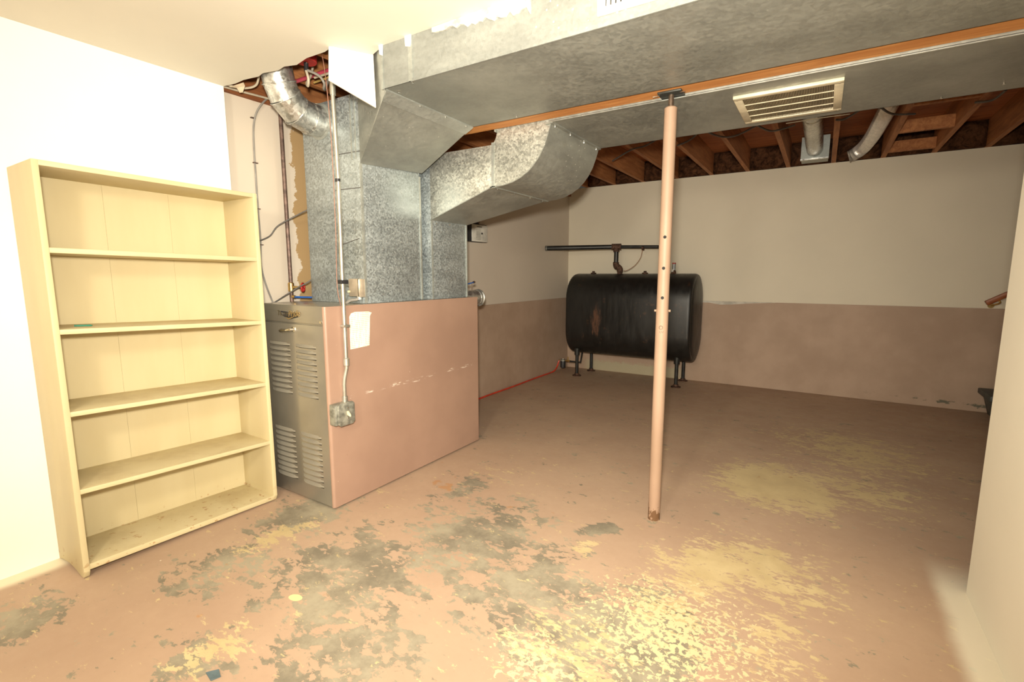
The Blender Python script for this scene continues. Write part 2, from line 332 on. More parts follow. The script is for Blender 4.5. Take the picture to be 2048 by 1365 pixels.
M_COND = plain('conduit_steel', (.58, .57, .50, 1), .35, .8, .5, .08, 20); M_BOXG = plain('grey_box_steel', (.33, .33, .28, 1), .5, .5, .5, .25, 30); M_IVORY = plain('ivory_plastic', (.78, .68, .44, 1), .4); M_TANBOX = plain('tan_control_cover', (.48, .40, .30, 1), .4, .3)
M_REG = plain('cream_grille_enamel', (.74, .66, .47, 1), .4); M_REGW = plain('white_grille_enamel', (.86, .84, .78, 1), .4); M_PAPER = mat_paper(); M_INS = mat_insul(); M_LABEL = plain('printed_label', (.70, .68, .60, 1), .6)
M_DRY = plain('white_plasterboard', (.90, .87, .80, 1), .8, 0, .2, .03, 5); M_GYP = plain('plasterboard_core', (.62, .52, .38, 1), .9); M_PLAST = plain('joint_compound', (.86, .83, .74, 1), .8, 0, .2, .05)
M_SMEAR = plain('smeared_compound', (.66, .64, .56, 1), .8, 0, .2, .22, 28)
M_RAIL = mat_wood('handrail_wood', lin(140, 76, 38), lin(176, 104, 56), 0, .4); M_BIN = plain('dark_green_bin_plastic', (.065, .082, .078, 1), .5); M_GRN = plain('green_crayon', (.03, .20, .12, 1), .5); M_CHIP = plain('blue_grey_chip', (.12, .17, .19, 1), .6)
M_PINK = plain('red_water_pipe', (.50, .06, .10, 1), .4); M_GLASS = plain('grey_gauge_glass', (.30, .32, .33, 1), .2); M_WP = plain('white_plastic', (.75, .73, .66, 1), .4)
M_EMIT = N('lamp_diffuser'); M_EMIT.color((.9, .88, .8, 1)); M_EMIT.put(M_EMIT.b.inputs['Emission Color'], (1, .92, .78, 1)); M_EMIT.put(M_EMIT.b.inputs['Emission Strength'], 2.0); M_EMIT = M_EMIT.m
# ------------------------------------------------------------------ the setting
ZC = 2.331; XR = .592; YB = 6.18; XF = 2.6; YR = -1.9; ZJ = 2.43; ZS = 2.665
struct(box('floor', -3.1, XF+.1, YR-.1, YB+.1, -.1, 0, M_FLOOR))
# drywall ceiling of the front room with the ragged edge round the furnace ducts
ragged = [(-2.885, YR), (XR, YR), (XR, 1.702), (-1.76, 1.702), (-1.885, 1.746), (-1.93, 1.66), (-1.968, 1.588), (-2.05, 1.604), (-2.18, 1.60), (-2.29, 1.622), (-2.36, 1.60), (-2.43, 1.612), (-2.53, 1.59), (-2.59, 1.603), (-2.70, 1.586), (-2.79, 1.590), (-2.885, 1.577)]
c = struct(prism('ceiling', ragged, 2, ZC, ZC+.014, M_CEIL))
struct(box('wall_left', -3.1, -2.885, YR, 1.576, 0, ZC+.005, M_WHITE))
wl = struct(box('wall_left_rear', -3.1, -2.98, 1.576, YB, .975, 2.335, M_BEIGE))
box('foundation_wall', -3.1, -2.965, 1.576, YB, 0, .975, M_FOUND, wl)
box('top_plate', -3.1, -2.955, 1.576, YB, 2.335, ZJ, M_PLATE, wl); box('rim_joist', -3.1, -3.0, YR, YB, ZJ, ZS, M_JOIST, wl); box('front_rim', -3.1, -2.885, 1.0, 1.576, ZC+.005, ZJ, M_JOIST, wl)
wb = struct(box('wall_back', -3.1, XF, YB, YB+.1, .98, ZJ, M_BACK))
fb = box('foundation_wall', -2.965, XF, YB-.015, YB+.1, 0, .98, M_FOUND, wb)
prism('paint_gap_ledge', [(-2.4, .962), (-1.12, .960), (-1.0, .940), (-.86, .946), (-.70, .962), (-.42, .9785), (-.42, .9805), (-2.4, .9805)], 1, YB-.0165, YB-.014, M_LEDGE, wb)
struct(prism('wall_right', [(YR, 0), (2.554, 0), (2.554, 2.139), (1.699, 2.139), (1.699, ZC), (YR, ZC)], 0, XR, XR+.11, M_RIGHT))
struct(box('wall_front', -2.885, XF, YR-.1, YR, 0, ZC, M_WHITE))
struct(box('wall_far_right', XF, XF+.1, YR, YB, 0, ZJ, M_BACK))
# subfloor boards above the joists
sf = struct(box('subfloor', -3.1, XF, YR, YB+.1, ZS+.018, ZS+.06, M_SUB))
yb = 1.3; b0 = None
while yb < YB:
    cx = (-3.1+XF)/2
    if b0 is None: b0 = box('board', -3.1, XF, yb, yb+.186, ZS, ZS+.018, M_SUB, sf); bz = WL[b0.name]
    else: copy_at(b0, sf, (bz.x, yb+.093, bz.z))
    yb += .19
# ------------------------------------------------------------------ floor frame above
JX = [-2.711, -2.335, -1.968, -1.556, -1.167, -.789, -.395, .009, .417, .802, 1.173, 1.57]
ORD = ['first', 'second', 'third', 'fourth', 'fifth', 'sixth', 'seventh', 'eighth', 'ninth', 'tenth', 'eleventh', 'twelfth']
def joist(x): return box('floor_joist', x-.02, x+.02, 2.41, YB+.02, ZJ, ZS, M_JOIST)
j0 = joist(JX[0]); jz = WL[j0.name]
for i, x in enumerate(JX):
    o = j0 if i == 0 else copy_at(j0, None, (x, jz.y, jz.z))
    tag(o, 'rough brown floor joist on the back wall, %s from the corner above the oil tank' % ORD[i], 'joist', 'floor joists over the tank area')
for i, x in enumerate((-2.745, -2.335, -1.968)):
    tag(box('floor_joist', x+.022, x+.062, 1.25, (2.412 if i == 0 else 2.56), ZJ, ZS, M_JOIST), ('brown joist in the ceiling opening between the copper pipe and round elbow', 'brown joist in the ceiling opening behind the conduit top', 'brown joist above the hanging plasterboard flap')[i], 'joist', 'joists above the ceiling opening')
tag(box('support_beam', -2.25, XF, 2.402, 2.522, 2.152, ZJ, M_BEAM), 'orange brown wooden beam between the two sheet metal ducts on top of the steel post', 'beam')
for k, (y, lab) in enumerate(((4.44, 'wood block between joists, next to the long metal duct'), (5.22, 'wood block between joists, midway between the duct and the back wall'), (5.98, 'wood block between joists, right against the back wall'))):
    tag(box('joist_block', .437, .782, y-.02, y+.02, ZJ+.005, ZJ+.10, M_JOIST), lab, 'wood block')
# brown insulation batts in the joist ends
for i in range(len(JX)-1):
    a, b = JX[i]+.022, JX[i+1]-.022
    nx, nz = 8, 5; vs = []; fs = []
    for s_ in (0, 1):
        for iz in range(nz+1):
            for ix in range(nx+1):
                edge = ix in (0, nx) or iz in (0, nz)
                y = YB+.02 if s_ else YB-.05-(0 if edge else random.uniform(.0, .055))
                vs.append((a+(b-a)*ix/nx, y, ZJ+.004+(ZS-ZJ-.008)*iz/nz))
    q = (nx+1)*(nz+1); I = lambda s_, ix, iz: s_*q+iz*(nx+1)+ix
    for iz in range(nz):
        for ix in range(nx):
            fs.append((I(0,ix,iz), I(0,ix+1,iz), I(0,ix+1,iz+1), I(0,ix,iz+1))); fs.append((I(1,ix,iz+1), I(1,ix+1,iz+1), I(1,ix+1,iz), I(1,ix,iz)))
    for ix in range(nx): fs.append((I(0,ix,0), I(1,ix,0), I(1,ix+1,0), I(0,ix+1,0))); fs.append((I(0,ix,nz), I(0,ix+1,nz), I(1,ix+1,nz), I(1,ix,nz)))
    for iz in range(nz): fs.append((I(0,0,iz), I(0,0,iz+1), I(1,0,iz+1), I(1,0,iz))); fs.append((I(0,nx,iz), I(1,nx,iz), I(1,nx,iz+1), I(0,nx,iz+1)))
    tag(mesh('insulation_batt', vs, fs, M_INS, None, smooth=80), 'brown fibre insulation on the back wall, %s joist bay from the tank corner' % ORD[i], 'insulation', 'insulation between the joist ends')
# ------------------------------------------------------------------ bookcase
XB0, XB1, YA, YZ = -2.884, -2.58, .657, 1.541
bk = thing('bookcase', 'pale yellow painted wooden bookcase with five open bays against the white wall', 'bookcase', ((XB0+XB1)/2, (YA+YZ)/2, 0))
side = [(XB0, 0), (XB0+.05, .012), (XB0+.13, .02), (XB0+.2, .014), (XB1-.035, 0), (XB1-.012, .004), (XB1, .03), (XB1, 1.737), (XB0, 1.737)]
prism('side_panel', side, 1, YA, YA+.022, M_BOOK, bk, bevel=.002)
side2 = [(a, b-(.014 if b > 1 else 0)) for a, b in side]
prism('side_panel', side2, 1, YZ-.022, YZ, M_BOOK, bk, bevel=.002)
def slab(name, zl, zr, th, x0, x1, y0=YA+.021, y1=YZ-.021, bev=.002, parent=bk):
    return hexa(name, [(x0,y0,zl-th),(x1,y0,zl-th),(x1,y1,zr-th),(x0,y1,zr-th),(x0,y0,zl),(x1,y0,zl),(x1,y1,zr),(x0,y1,zr)], M_BOOK, parent, bevel=bev)
slab('top_panel', 1.737, 1.722, .021, XB0, XB1)
for zl, zr in ((1.404, 1.388), (1.078, 1.046), (.735, .700), (.397, .362)): slab('shelf', zl, zr, .021, XB0+.008, XB1-.002)
slab('bottom_shelf', .060, .034, .026, XB0+.008, XB1-.004)
ys = [YA+.021, YA+.021+.29, YA+.021+.565, YZ-.021]
for k in range(3): hexa('back_board', [(XB0,ys[k]+.0004,.03),(XB0+.009,ys[k]+.0004,.03),(XB0+.009,ys[k+1]-.0004,.012),(XB0,ys[k+1]-.0004,.012),(XB0,ys[k]+.0004,1.728),(XB0+.009,ys[k]+.0004,1.728),(XB0+.009,ys[k+1]-.0004,1.716),(XB0,ys[k+1]-.0004,1.716)], M_BOOK, bk)
zsh = 1.078-(.79-YA)/(YZ-YA)*.032
tag(tube('crayon', [(-2.72, .765, zsh+.005), (-2.70, .815, zsh+.0035), (-2.698, .822, zsh+.0035)], [.0045, .0045, .001], M_GRN, None, 8), 'small green crayon lying on the middle bookcase shelf', 'crayon')
# ------------------------------------------------------------------ furnace
FX0, FX1, FY0, FY1, FH = -2.85, -2.19, 1.634, 2.987, 1.13
fu = thing('furnace', 'brown and pink enamelled oil furnace with louvered front beside the bookcase', 'furnace', ((FX0+FX1)/2, (FY0+FY1)/2, 0))
box('cabinet', FX0, FX1-.022, FY0+.012, FY1-.004, .008, FH-.004, M_FGREY, fu, bevel=.004)
box('base_rail', FX0+.01, FX1-.03, FY0+.02, FY1-.02, 0, .012, M_DARK, fu)
hp = box('header_panel', FX0, FX1-.021, FY0, FY0+.02, 1.031, FH, M_FGREY, fu, bevel=.005)
dr = box('front_door', FX0, FX1-.021, FY0, FY0+.02, .012, 1.025, M_FGREY, fu, bevel=.003)
# pink side panel with a rolled vertical edge
R_ = .016; prof = [(FX1-.021, FY0+.002), (FX1-.021+.002, FY0-.003)] + [(FX1-R_+R_*math.cos(a), FY0+R_-.004+R_*math.sin(a)) for a in [math.radians(-90+15*i) for i in range(7)]] + [(FX1, FY1-.006), (FX1-.006, FY1), (FX1-.021, FY1)]
sp_ = prism('side_panel', prof, 2, .012, FH-.002, M_FSIDE, fu, smooth=40)
# louvers
lou = None
for (x0, x1, zt, zb) in ((-2.705, -2.512, .911, .634), (-2.457, -2.281, .911, .634), (-2.705, -2.512, .405, .124), (-2.457, -2.276, .405, .122)):
    wdt = x1-x0
    for i in range(10):
        z = zt+(zb-zt)*i/9
        v = []; K = 6
        for k in range(K+1):
            t = k/K; e = math.sin(math.pi*min(1, max(0, t)))**.35 if 0 < t < 1 else .05
            xx = x0+wdt*t; v += [(xx, FY0+.0005, z+.004), (xx, FY0-.015*e, z-.010), (xx, FY0+.0005, z-.0165)]
        f = []
        for k in range(K):
            a = 3*k; b = a+3; f += [(a, b, b+1, a+1), (a+1, b+1, b+2, a+2), (a+2, b+2, b, a)]
        f += [(0, 1, 2), (3*K, 3*K+2, 3*K+1)]
        lo_ = mesh('louver', v, f, M_FGREY2, dr, smooth=50); lo_.data.materials.append(M_SLOTSHADE)
        for p_ in lo_.data.polygons:
            if p_.normal.z < -.25: p_.material_index = 1  # dark undersides paint in the shade of open louver slots
# door latch
la = box('latch_plate', -2.478, -2.452, FY0-.006, FY0+.001, .982, 1.008, M_CHROME, dr, bevel=.002)
tube('latch_handle', [(-2.465, FY0-.004, .995), (-2.465, FY0-.024, .995), (-2.478, FY0-.028, .994), (-2.50, FY0-.028, .990), (-2.545, FY0-.026, .986), (-2.56, FY0-.025, .985)], [.009, .008, .008, .007, .011, .007], M_CHROME, dr, 10)
tube('screw', [(-2.225, FY0+.001, 1.046), (-2.225, FY0-.005, 1.046)], .008, M_CHROME, hp, 10)
# badge
bd = prism('badge_plate', [(-2.575, 1.094), (-2.562, 1.070), (-2.498, 1.048), (-2.420, 1.064), (-2.412, 1.092), (-2.50, 1.088)], 1, FY0-.004, FY0+.001, M_BLK, hp)
text('badge_lettering', 'Thermo', .040, (-2.538, FY0-.005, 1.080), (math.radians(90), 0, 0), M_CHROME, hp, shear=.15)
text('badge_lettering', 'Pride', .050, (-2.450, FY0-.006, 1.082), (math.radians(90), math.radians(-4), 0), M_GOLD, hp, shear=.3)
prism('badge_chevron', [(-2.53, 1.062), (-2.498, 1.056), (-2.43, 1.072), (-2.498, 1.048)], 1, FY0-.007, FY0-.003, M_GOLD, hp)
# taped service notice
pp = [(1.787, .884), (1.922, .890), (1.934, 1.060), (1.948, 1.078), (1.925, 1.086), (1.83, 1.090), (1.803, 1.084), (1.790, 1.066)]
tag(prism('service_notice', pp, 0, FX1-.0005, FX1+.002, M_PAPER), 'yellowed printed paper notice with torn top stuck to the pink furnace side', 'notice')
# ------------------------------------------------------------------ conduit and switch box on the furnace
YC = 1.738; cx_ = -2.168
co = thing('electrical_conduit', 'thin bright steel conduit rising from the switch box past the plenum into the ceiling', 'conduit', (cx_, YC, .61))
tube('pipe', [(cx_-.012, YC-.012, .612), (cx_-.012, YC-.012, .70), (cx_-.009, YC-.009, .735), (cx_, YC, .79), (cx_, YC, 1.3), (cx_, YC+.004, 1.8), (cx_-.002, YC-.008, 2.42)], .0105, M_COND, co, 12)
tube('coupling', [(cx_, YC, .800), (cx_, YC, .804), (cx_, YC, .842), (cx_, YC, .846)], [.012, .0165, .0165, .012], M_COND, co, 12)
tube('coupling', [(cx_, YC-.004, 2.20), (cx_, YC-.004, 2.29)], .0145, M_COND, co, 12)
tube('box_connector', [(cx_-.012, YC-.012, .600), (cx_-.012, YC-.012, .632)], .016, M_COND, co, 12)
box('strap', cx_-.018, cx_+.012, YC-.018, YC+.030, 1.247, 1.268, M_BLK, co, bevel=.002)
box('strap', -2.190, cx_+.0125, YC-.014, YC+.028, 1.013, 1.027, M_COND, co, bevel=.002)
tube('strap', [(cx_, YC, 1.776), (cx_, YC, 1.790)], .0135, M_BLK, co, 12)
sw = thing('switch_box', 'grey steel toggle switch box screwed to the pink furnace side', 'switch', (-2.16, 1.69, .487))
box('back_box', -2.190, -2.140, 1.628, 1.742, .490, .605, M_BOXG, sw, bevel=.006)
oc = [(1.640, .497), (1.655, .484), (1.735, .484), (1.750, .497), (1.750, .598), (1.737, .610), (1.655, .610), (1.640, .597)]
cv = prism('cover_plate', oc, 0, -2.140, -2.130, M_BOXG, sw, bevel=.002)
hexa('toggle', [(-2.131,1.695,.541),(-2.107,1.697,.532),(-2.107,1.707,.532),(-2.131,1.709,.541),(-2.131,1.695,.563),(-2.109,1.697,.543),(-2.109,1.707,.543),(-2.131,1.709,.563)], M_IVORY, cv, bevel=.002)
for z in (.523, .580): tube('screw', [(-2.131, 1.702, z), (-2.127, 1.702, z)], .004, M_CHROME, cv, 8)
tag(tube('thermostat_wire', spline([(-2.235, 1.71, 2.46), (-2.20, 1.715, 2.33), (-2.183, 1.722, 2.0), (-2.190, 1.728, 1.55), (-2.205, 1.735, 1.38), (-2.202, 1.73, 1.22), (-2.206, 1.75, 1.131)]),   .0019, M_WRED, None, 6), 'thin reddish wire hanging beside the steel conduit', 'wire')
tag(tube('control_wire', spline([(-2.186, 1.745, 1.33), (-2.192, 1.75, 1.22), (-2.203, 1.78, 1.131)]), .002, M_CABLEB, None, 6), 'short thin black wire dropping to the furnace top behind the conduit', 'wire')
# ------------------------------------------------------------------ supply plenum, transition and trunk
PX0, PX1, PY0, PY1 = -2.775, -2.268, 1.98, 2.465
sp = thing('supply_plenum', 'tall grey galvanized plenum box standing on the front of the furnace', 'plenum', ((PX0+PX1)/2, (PY0+PY1)/2, FH))
box('sheet_metal_body', PX0, PX1, PY0, PY1, FH-.003, 2.305, M_GALVT, sp, bevel=.002)
box('corner_seam', PX1-.004, PX1+.004, PY0-.004, PY0+.010, FH, 1.925, M_GALV, sp)
box('corner_seam', PX1-.004, PX1+.004, PY1-.010, PY1+.004, FH, 1.925, M_GALV, sp)
for z in (1.99, 1.79): tube('tie_wire', [(-2.33-.16, PY0-.002, z+.004), (PX1, PY0-.003, z)], .0022, M_CABLEB, sp, 6)
tube('tie_wire', [(-2.45, PY0-.002, 1.475), (-2.30, PY0-.003, 1.505)], .002, M_CABLEB, sp, 6)
box('raised_seam', -2.335, -2.325, PY0-.006, PY0+.002, 1.95, 2.30, M_GALV, sp); box('raised_seam', -2.30, -2.292, PY0-.005, PY0+.002, 1.95, 2.27, M_GALV, sp)
DZ, DY0, DY1, DX0 = 2.145, 1.702, 2.398, -1.775
tr = thing('supply_trunk_duct', 'wide galvanized supply duct rising from the plenum and running under the ceiling to the wall', 'duct', (-.6, 2.05, DZ))
rings = [[(-2.268,1.979,1.921),(-1.775,1.716,2.138),(-1.79,2.392,2.138),(-2.255,2.474,1.948)], [(-2.268,1.979,2.148),(-1.775,1.712,2.148),(-1.79,2.394,2.148),(-2.255,2.399,2.146)], [(-2.268,1.979,2.33),(-1.775,1.703,2.36),(-1.79,2.396,2.36),(-2.255,2.399,2.33)]]
mesh('sloped_transition', sum(rings, []), [(0,3,2,1),(8,9,10,11)]+[(4*k+i, 4*k+(i+1) % 4, 4*k+4+(i+1) % 4, 4*k+4+i) for k in (0, 1) for i in range(4)], M_GALVD, tr)
# the trunk: two side sheets, underside in sheets with cleats between
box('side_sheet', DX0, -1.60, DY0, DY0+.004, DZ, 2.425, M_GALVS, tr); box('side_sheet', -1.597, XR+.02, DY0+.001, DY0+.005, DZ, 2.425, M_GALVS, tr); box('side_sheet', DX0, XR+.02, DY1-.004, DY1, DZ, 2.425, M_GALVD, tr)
box('bottom_sheet', DX0, XR+.02, DY0+.0005, DY1, DZ, DZ+.004, M_GALVD, tr)
box('top_sheet', DX0, XR+.02, DY0, DY1, 2.421, 2.425, M_GALV, tr)
box('edge_cleat', -1.60, XR, DY0-.003, DY0+.005, DZ-.003, DZ+.010, M_GALVS, tr)
cl = hexa('joint_cleat', [(-1.826,1.748,2.110),(-1.762,1.708,2.139),(-1.778,2.396,2.139),(-1.838,2.400,2.113),(-1.826,1.748,2.118),(-1.762,1.708,2.146),(-1.778,2.396,2.146),(-1.838,2.400,2.121)], M_GALV, tr)
box('drive_cleat', -1.612, -1.588, DY0-.004, DY0+.002, DZ, ZC, M_GALV, tr); box('drive_cleat', DX0-.006, DX0+.006, DY0-.005, DY0+.004, DZ-.004, ZC, M_GALV, tr)
scw = tube('screw', [(DX0+.04, DY0+.06, DZ-.006), (DX0+.04, DY0+.06, DZ+.001)], .006, M_CHROME, tr, 8)
for (x, y) in ((-1.60, 1.712), (-1.775, 1.95), (-1.778, 2.15), (-1.785, 2.34), (-1.46, 2.36)): copy_at(scw, tr, (x, y, DZ-.013 if x < -1.7 else DZ-.006))
# smeared joint compound where the ceiling meets the duct
random.seed(3); top = []; bot = []
for i in range(27):
    x = -1.47+.48*i/26; t = i/26; wd = (.014+.050*t**1.2)*(.65+.6*random.random()); bot.append((x, ZC+.002-.012*(1-t)-wd)); top.append((x, ZC+.002-.004*(1-t)))
tag(prism('joint_compound_smear', bot+top[::-1], 1, DY0-.007, DY0+.002, M_SMEAR), 'ragged white plaster smear where the ceiling meets the supply duct', 'plaster')
tag(prism('joint_compound_patch', [(-1.622, 2.29), (-1.60, 2.285), (-1.592, 2.295), (-1.590, ZC), (-1.625, ZC)], 1, DY0-.009, DY0-.002, M_PLAST), 'small white plaster dab on the vertical duct cleat', 'plaster')
tag(prism('joint_compound_patch', [(-1.782, 2.292), (-1.768, 2.285), (-1.764, ZC), (-1.786, ZC)], 1, DY0-.010, DY0-.003, M_PLAST), 'small white plaster dab on the duct corner next to the plasterboard flap', 'plaster')
# white register on the side of the trunk
rg = thing('side_register', 'white metal air register on the side of the supply duct at the ceiling', 'register', (-.50, DY0, 2.178))
for (x0, x1, z0, z1) in ((-.722, -.28, 2.178, 2.203), (-.722, -.28, 2.306, 2.330), (-.722, -.694, 2.203, 2.306), (-.308, -.28, 2.203, 2.306)): box('frame_bar', x0, x1, DY0-.010, DY0+.001, z0, z1, M_REGW, rg, bevel=.002)
box('backing', -.694, -.308, DY0-.002, DY0+.0005, 2.203, 2.306, M_DARK, rg)
s0 = None
for i in range(22):
    x = -.688+i*.0178
    if s0 is None: s0 = hexa('slat', [(x,DY0-.010,2.203),(x+.0045,DY0-.010,2.203),(x+.0105,DY0-.001,2.203),(x+.006,DY0-.001,2.203),(x,DY0-.010,2.306),(x+.0045,DY0-.010,2.306),(x+.0105,DY0-.001,2.306),(x+.006,DY0-.001,2.306)], M_REGW, rg); sz = WL[s0.name]
    else: copy_at(s0, rg, (sz.x+i*.0178, sz.y, sz.z))
# ------------------------------------------------------------------ return side: drop, elbow, trunk
RX0, RX1, RY0, RY1 = -2.775, -2.25, 2.55, 2.935
rp = thing('return_plenum', 'narrow grey galvanized return drop standing on the rear of the furnace', 'plenum', ((RX0+RX1)/2, (RY0+RY1)/2, FH))
box('sheet_metal_body', RX0, RX1, RY0, RY1, FH-.003, 2.07, M_GALVT, rp, bevel=.002)
box('corner_seam', RX1-.003, RX1+.004, RY0-.003, RY0+.008, FH, 1.655, M_GALV, rp); box('corner_seam', RX1-.003, RX1+.004, RY1-.008, RY1+.003, FH, 1.655, M_GALV, rp)
scr2 = tube('screw', [(RX1-.001, 2.60, 1.64), (RX1+.004, 2.60, 1.64)], .005, M_CHROME, rp, 8)
for y in (2.74, 2.89): copy_at(scr2, rp, (RX1+.0015, y, 1.637))
el = thing('return_elbow', 'spangled galvanized elbow sweeping up from the return drop to the return duct', 'duct', (-1.8, 2.85, 1.66))
EY = 2.548
def yfar(x): return 2.94+(3.232-2.94)*min(1, max(0, (x+2.25)/.50))
pr = [(-2.252, 1.660), (-1.745, 1.832)]
hz = hexa('offset_section', [(-2.252,EY,1.660),(-1.745,EY,1.832),(-1.745,yfar(-1.745),1.832),(-2.252,2.94,1.660),(-2.252,EY,2.076),(-1.745,EY,2.074),(-1.745,yfar(-1.745),2.074),(-2.252,2.94,2.076)], M_GALVB, el, bevel=.001)
hexa('bottom_sheet', [(-2.255,EY-.004,1.655),(-1.742,EY-.004,1.827),(-1.742,yfar(-1.745)+.004,1.827),(-2.255,2.944,1.655),(-2.255,EY-.004,1.661),(-1.742,EY-.004,1.833),(-1.742,yfar(-1.745)+.004,1.833),(-2.255,2.944,1.661)], M_GALVD, el)
curve = [(-1.745, 1.830), (-1.672, 1.832), (-1.60, 1.845), (-1.545, 1.866), (-1.497, 1.894), (-1.455, 1.930), (-1.42, 1.972), (-1.392, 2.020), (-1.372, 2.072), (-1.358, 2.115), (-1.351, 2.147)]
inner = [(-1.351, 2.156), (-1.712, 2.156), (-1.712, 2.147), (-1.722, 2.11), (-1.745, 2.074)]
prism('swept_section', curve+inner, 1, EY, 3.232, M_GALVB, el, smooth=35)
# outer skin of the sweep as its own sheet
off = []
for i, (x, z) in enumerate(curve):
    a = curve[max(i-1, 0)]; b = curve[min(i+1, len(curve)-1)]; t = Vector((b[0]-a[0], b[1]-a[1])).normalized(); off.append((x+t.y*.005, z-t.x*.005))
prism('outer_skin', off+curve[::-1], 1, EY-.004, 3.236, M_GALVD, el, smooth=35)
box('joint_cleat', -1.765, -1.728, EY-.004, 3.238, 1.820, 1.832, M_GALVD, el); box('joint_cleat', -1.752, -1.735, EY-.006, EY+.002, 1.832, 2.085, M_GALV, el)
scr3 = tube('screw', [(-1.745, EY+.05, 1.816), (-1.745, EY+.05, 1.822)], .005, M_CHROME, el, 8)
for y in (2.80, 3.0, 3.18): copy_at(scr3, el, (-1.745, y, 1.816))
rt = thing('return_trunk_duct', 'flat galvanized return duct under the joists behind the wooden beam', 'duct', (0, 2.9, 2.14))
RZ = 2.140; TY0, TY1, TX0 = 2.527, 3.236, -1.72
box('near_side_sheet', TX0, -1.352, EY-.001, EY+.003, 2.155, 2.425, M_GALVB, rt); box('near_side_sheet', -1.352, XF, TY0, TY0+.004, RZ, 2.425, M_GALVD, rt); box('far_side_sheet', TX0, XF, TY1-.004, TY1, RZ, 2.425, M_GALV, rt); box('end_sheet', TX0, TX0+.004, TY0, TY1, RZ, 2.425, M_GALVD, rt); box('top_sheet', TX0, XF, TY0, TY1, 2.421, 2.425, M_GALV, rt)
box('bottom_sheet', -1.352, XF, TY0, TY1, RZ, RZ+.004, M_GALVD, rt)
box('edge_flange', -1.352, XF, TY0-.003, TY0+.012, RZ-.004, RZ+.001, M_GALVD, rt)
hexa('joint_cleat', [(-1.378,TY0+.004,RZ-.010),(-1.330,TY0+.004,RZ-.008),(-1.330,TY1,RZ-.008),(-1.378,TY1,RZ-.010),(-1.378,TY0+.004,RZ+.001),(-1.330,TY0+.004,RZ+.001),(-1.330,TY1,RZ+.001),(-1.378,TY1,RZ+.001)], M_GALVD, rt)
scr4 = tube('screw', [(-1.35, 2.60, RZ-.015), (-1.35, 2.60, RZ-.009)], .006, M_CHROME, rt, 8)
for (x, y) in ((-1.35, 2.80), (-1.35, 3.0), (-1.35, 3.2), (.42, 3.20), (.62, 3.12)): copy_at(scr4, rt, (x, y, RZ-.015 if x < 0 else RZ-.006))
# return grille
M_GFIN = plain('tan_grille_fin', (.42, .34, .20, 1), .5)
gr = thing('return_grille', 'cream metal return air grille screwed to the underside of the flat duct', 'grille', (-.2, 2.88, RZ-.016))
GX0, GX1, GY0, GY1 = -.425, .018, 2.652, 3.112; zt_, zb_ = RZ, RZ-.015
for (x0, x1, y0, y1) in ((GX0, GX1, GY0, GY0+.034), (GX0, GX1, GY1-.034, GY1), (GX0, GX0+.036, GY0+.034, GY1-.034), (GX1-.036, GX1, GY0+.034, GY1-.034)): box('frame_bar', x0, x1, y0, y1, zb_, zt_, M_REG, gr, bevel=.002)
box('backing', GX0+.03, GX1-.03, GY0+.03, GY1-.03, zt_-.003, zt_, plain('brown_grille_inside', (.10, .07, .04, 1), .8), gr)
for k in (1, 2, 3):
    y = GY0+.034+(GY1-GY0-.068)*k/4; box('cross_bar', GX0+.03, GX1-.03, y-.0028, y+.0028, zb_+.001, zb_+.005, M_REG, gr)
f0 = None; nf = 58; pit = (GX1-GX0-.072)/nf
for i in range(nf):
    x = GX0+.036+pit*i
    if f0 is None: f0 = box('fin', x, x+.0024, GY0+.034, GY1-.034, zb_+.003, zb_+.008, M_GFIN, gr); fz = WL[f0.name]
    else: copy_at(f0, gr, (fz.x+pit*i, fz.y, fz.z))
for (x, y) in ((GX0+.016, GY0+.02), (GX1-.016, GY0+.02), (GX0+.016, GY1-.02), (GX1-.016, GY1-.02)): tube('screw', [(x, y, zb_-.003), (x, y, zb_+.001)], .005, M_CHROME, gr, 8)
# ------------------------------------------------------------------ round branch elbow into the ceiling
be = thing('branch_pipe_elbow', 'round galvanized elbow pipe from the plenum front up through the torn ceiling', 'duct', (-2.6, 1.8, 2.1))
BX, BZ, BR = -2.605, 2.200, .088
path = [(BX, 1.985, BZ), (BX, 1.905, BZ)] ; cc = (BX, 1.905, BZ+.19)
for a in (0, 26, 52, 74): path.append((BX+.012*a/74, 1.905-.19*math.sin(math.radians(a)), BZ+.19-.19*math.cos(math.radians(a))))
path = [path[0], path[1], path[3], path[4], path[5], (BX+.03, 1.685, 2.46), (BX+.03, 1.68, 2.54)]
for i in range(len(path)-1):
    a, b = Vector(path[i]), Vector(path[i+1]); d = (b-a).normalized()
    tube('pipe_section', [a-d*.012, b+d*.012], [BR-.001*i, BR-.001*i], M_GALVP, be, 28)
    if 0 < i < 5: torus('seam_bead', a, BR+.001, .0035, (Vector(path[i+1])-Vector(path[i-1])), M_GALVP, be, 28, 6)
tube('collar', [(BX, 1.982, BZ), (BX, 1.977, BZ), (BX, 1.974, BZ)], [BR+.016, BR+.016, BR], M_GALV, be, 28)
# hanging plasterboard flap
h0, h1 = Vector((-1.985, 1.578, ZC)), Vector((-1.882, 1.748, ZC)); nn = Vector((h1-h0).cross(Vector((0, 0, 1)))).normalized()*.012
fl = [h0+Vector((0,0,.004)), h1+Vector((0,0,.004)), h1+Vector((.002,.004,-.236)), h0+Vector((-.004,-.006,-.145))]
o = hexa('plasterboard_flap', [fl[3], fl[2], fl[2]-nn, fl[3]-nn, fl[0], fl[1], fl[1]-nn, fl[0]-nn], M_DRY, None, bevel=.001); tag(o, 'bright white plasterboard piece hanging down from the torn ceiling edge', 'plasterboard')
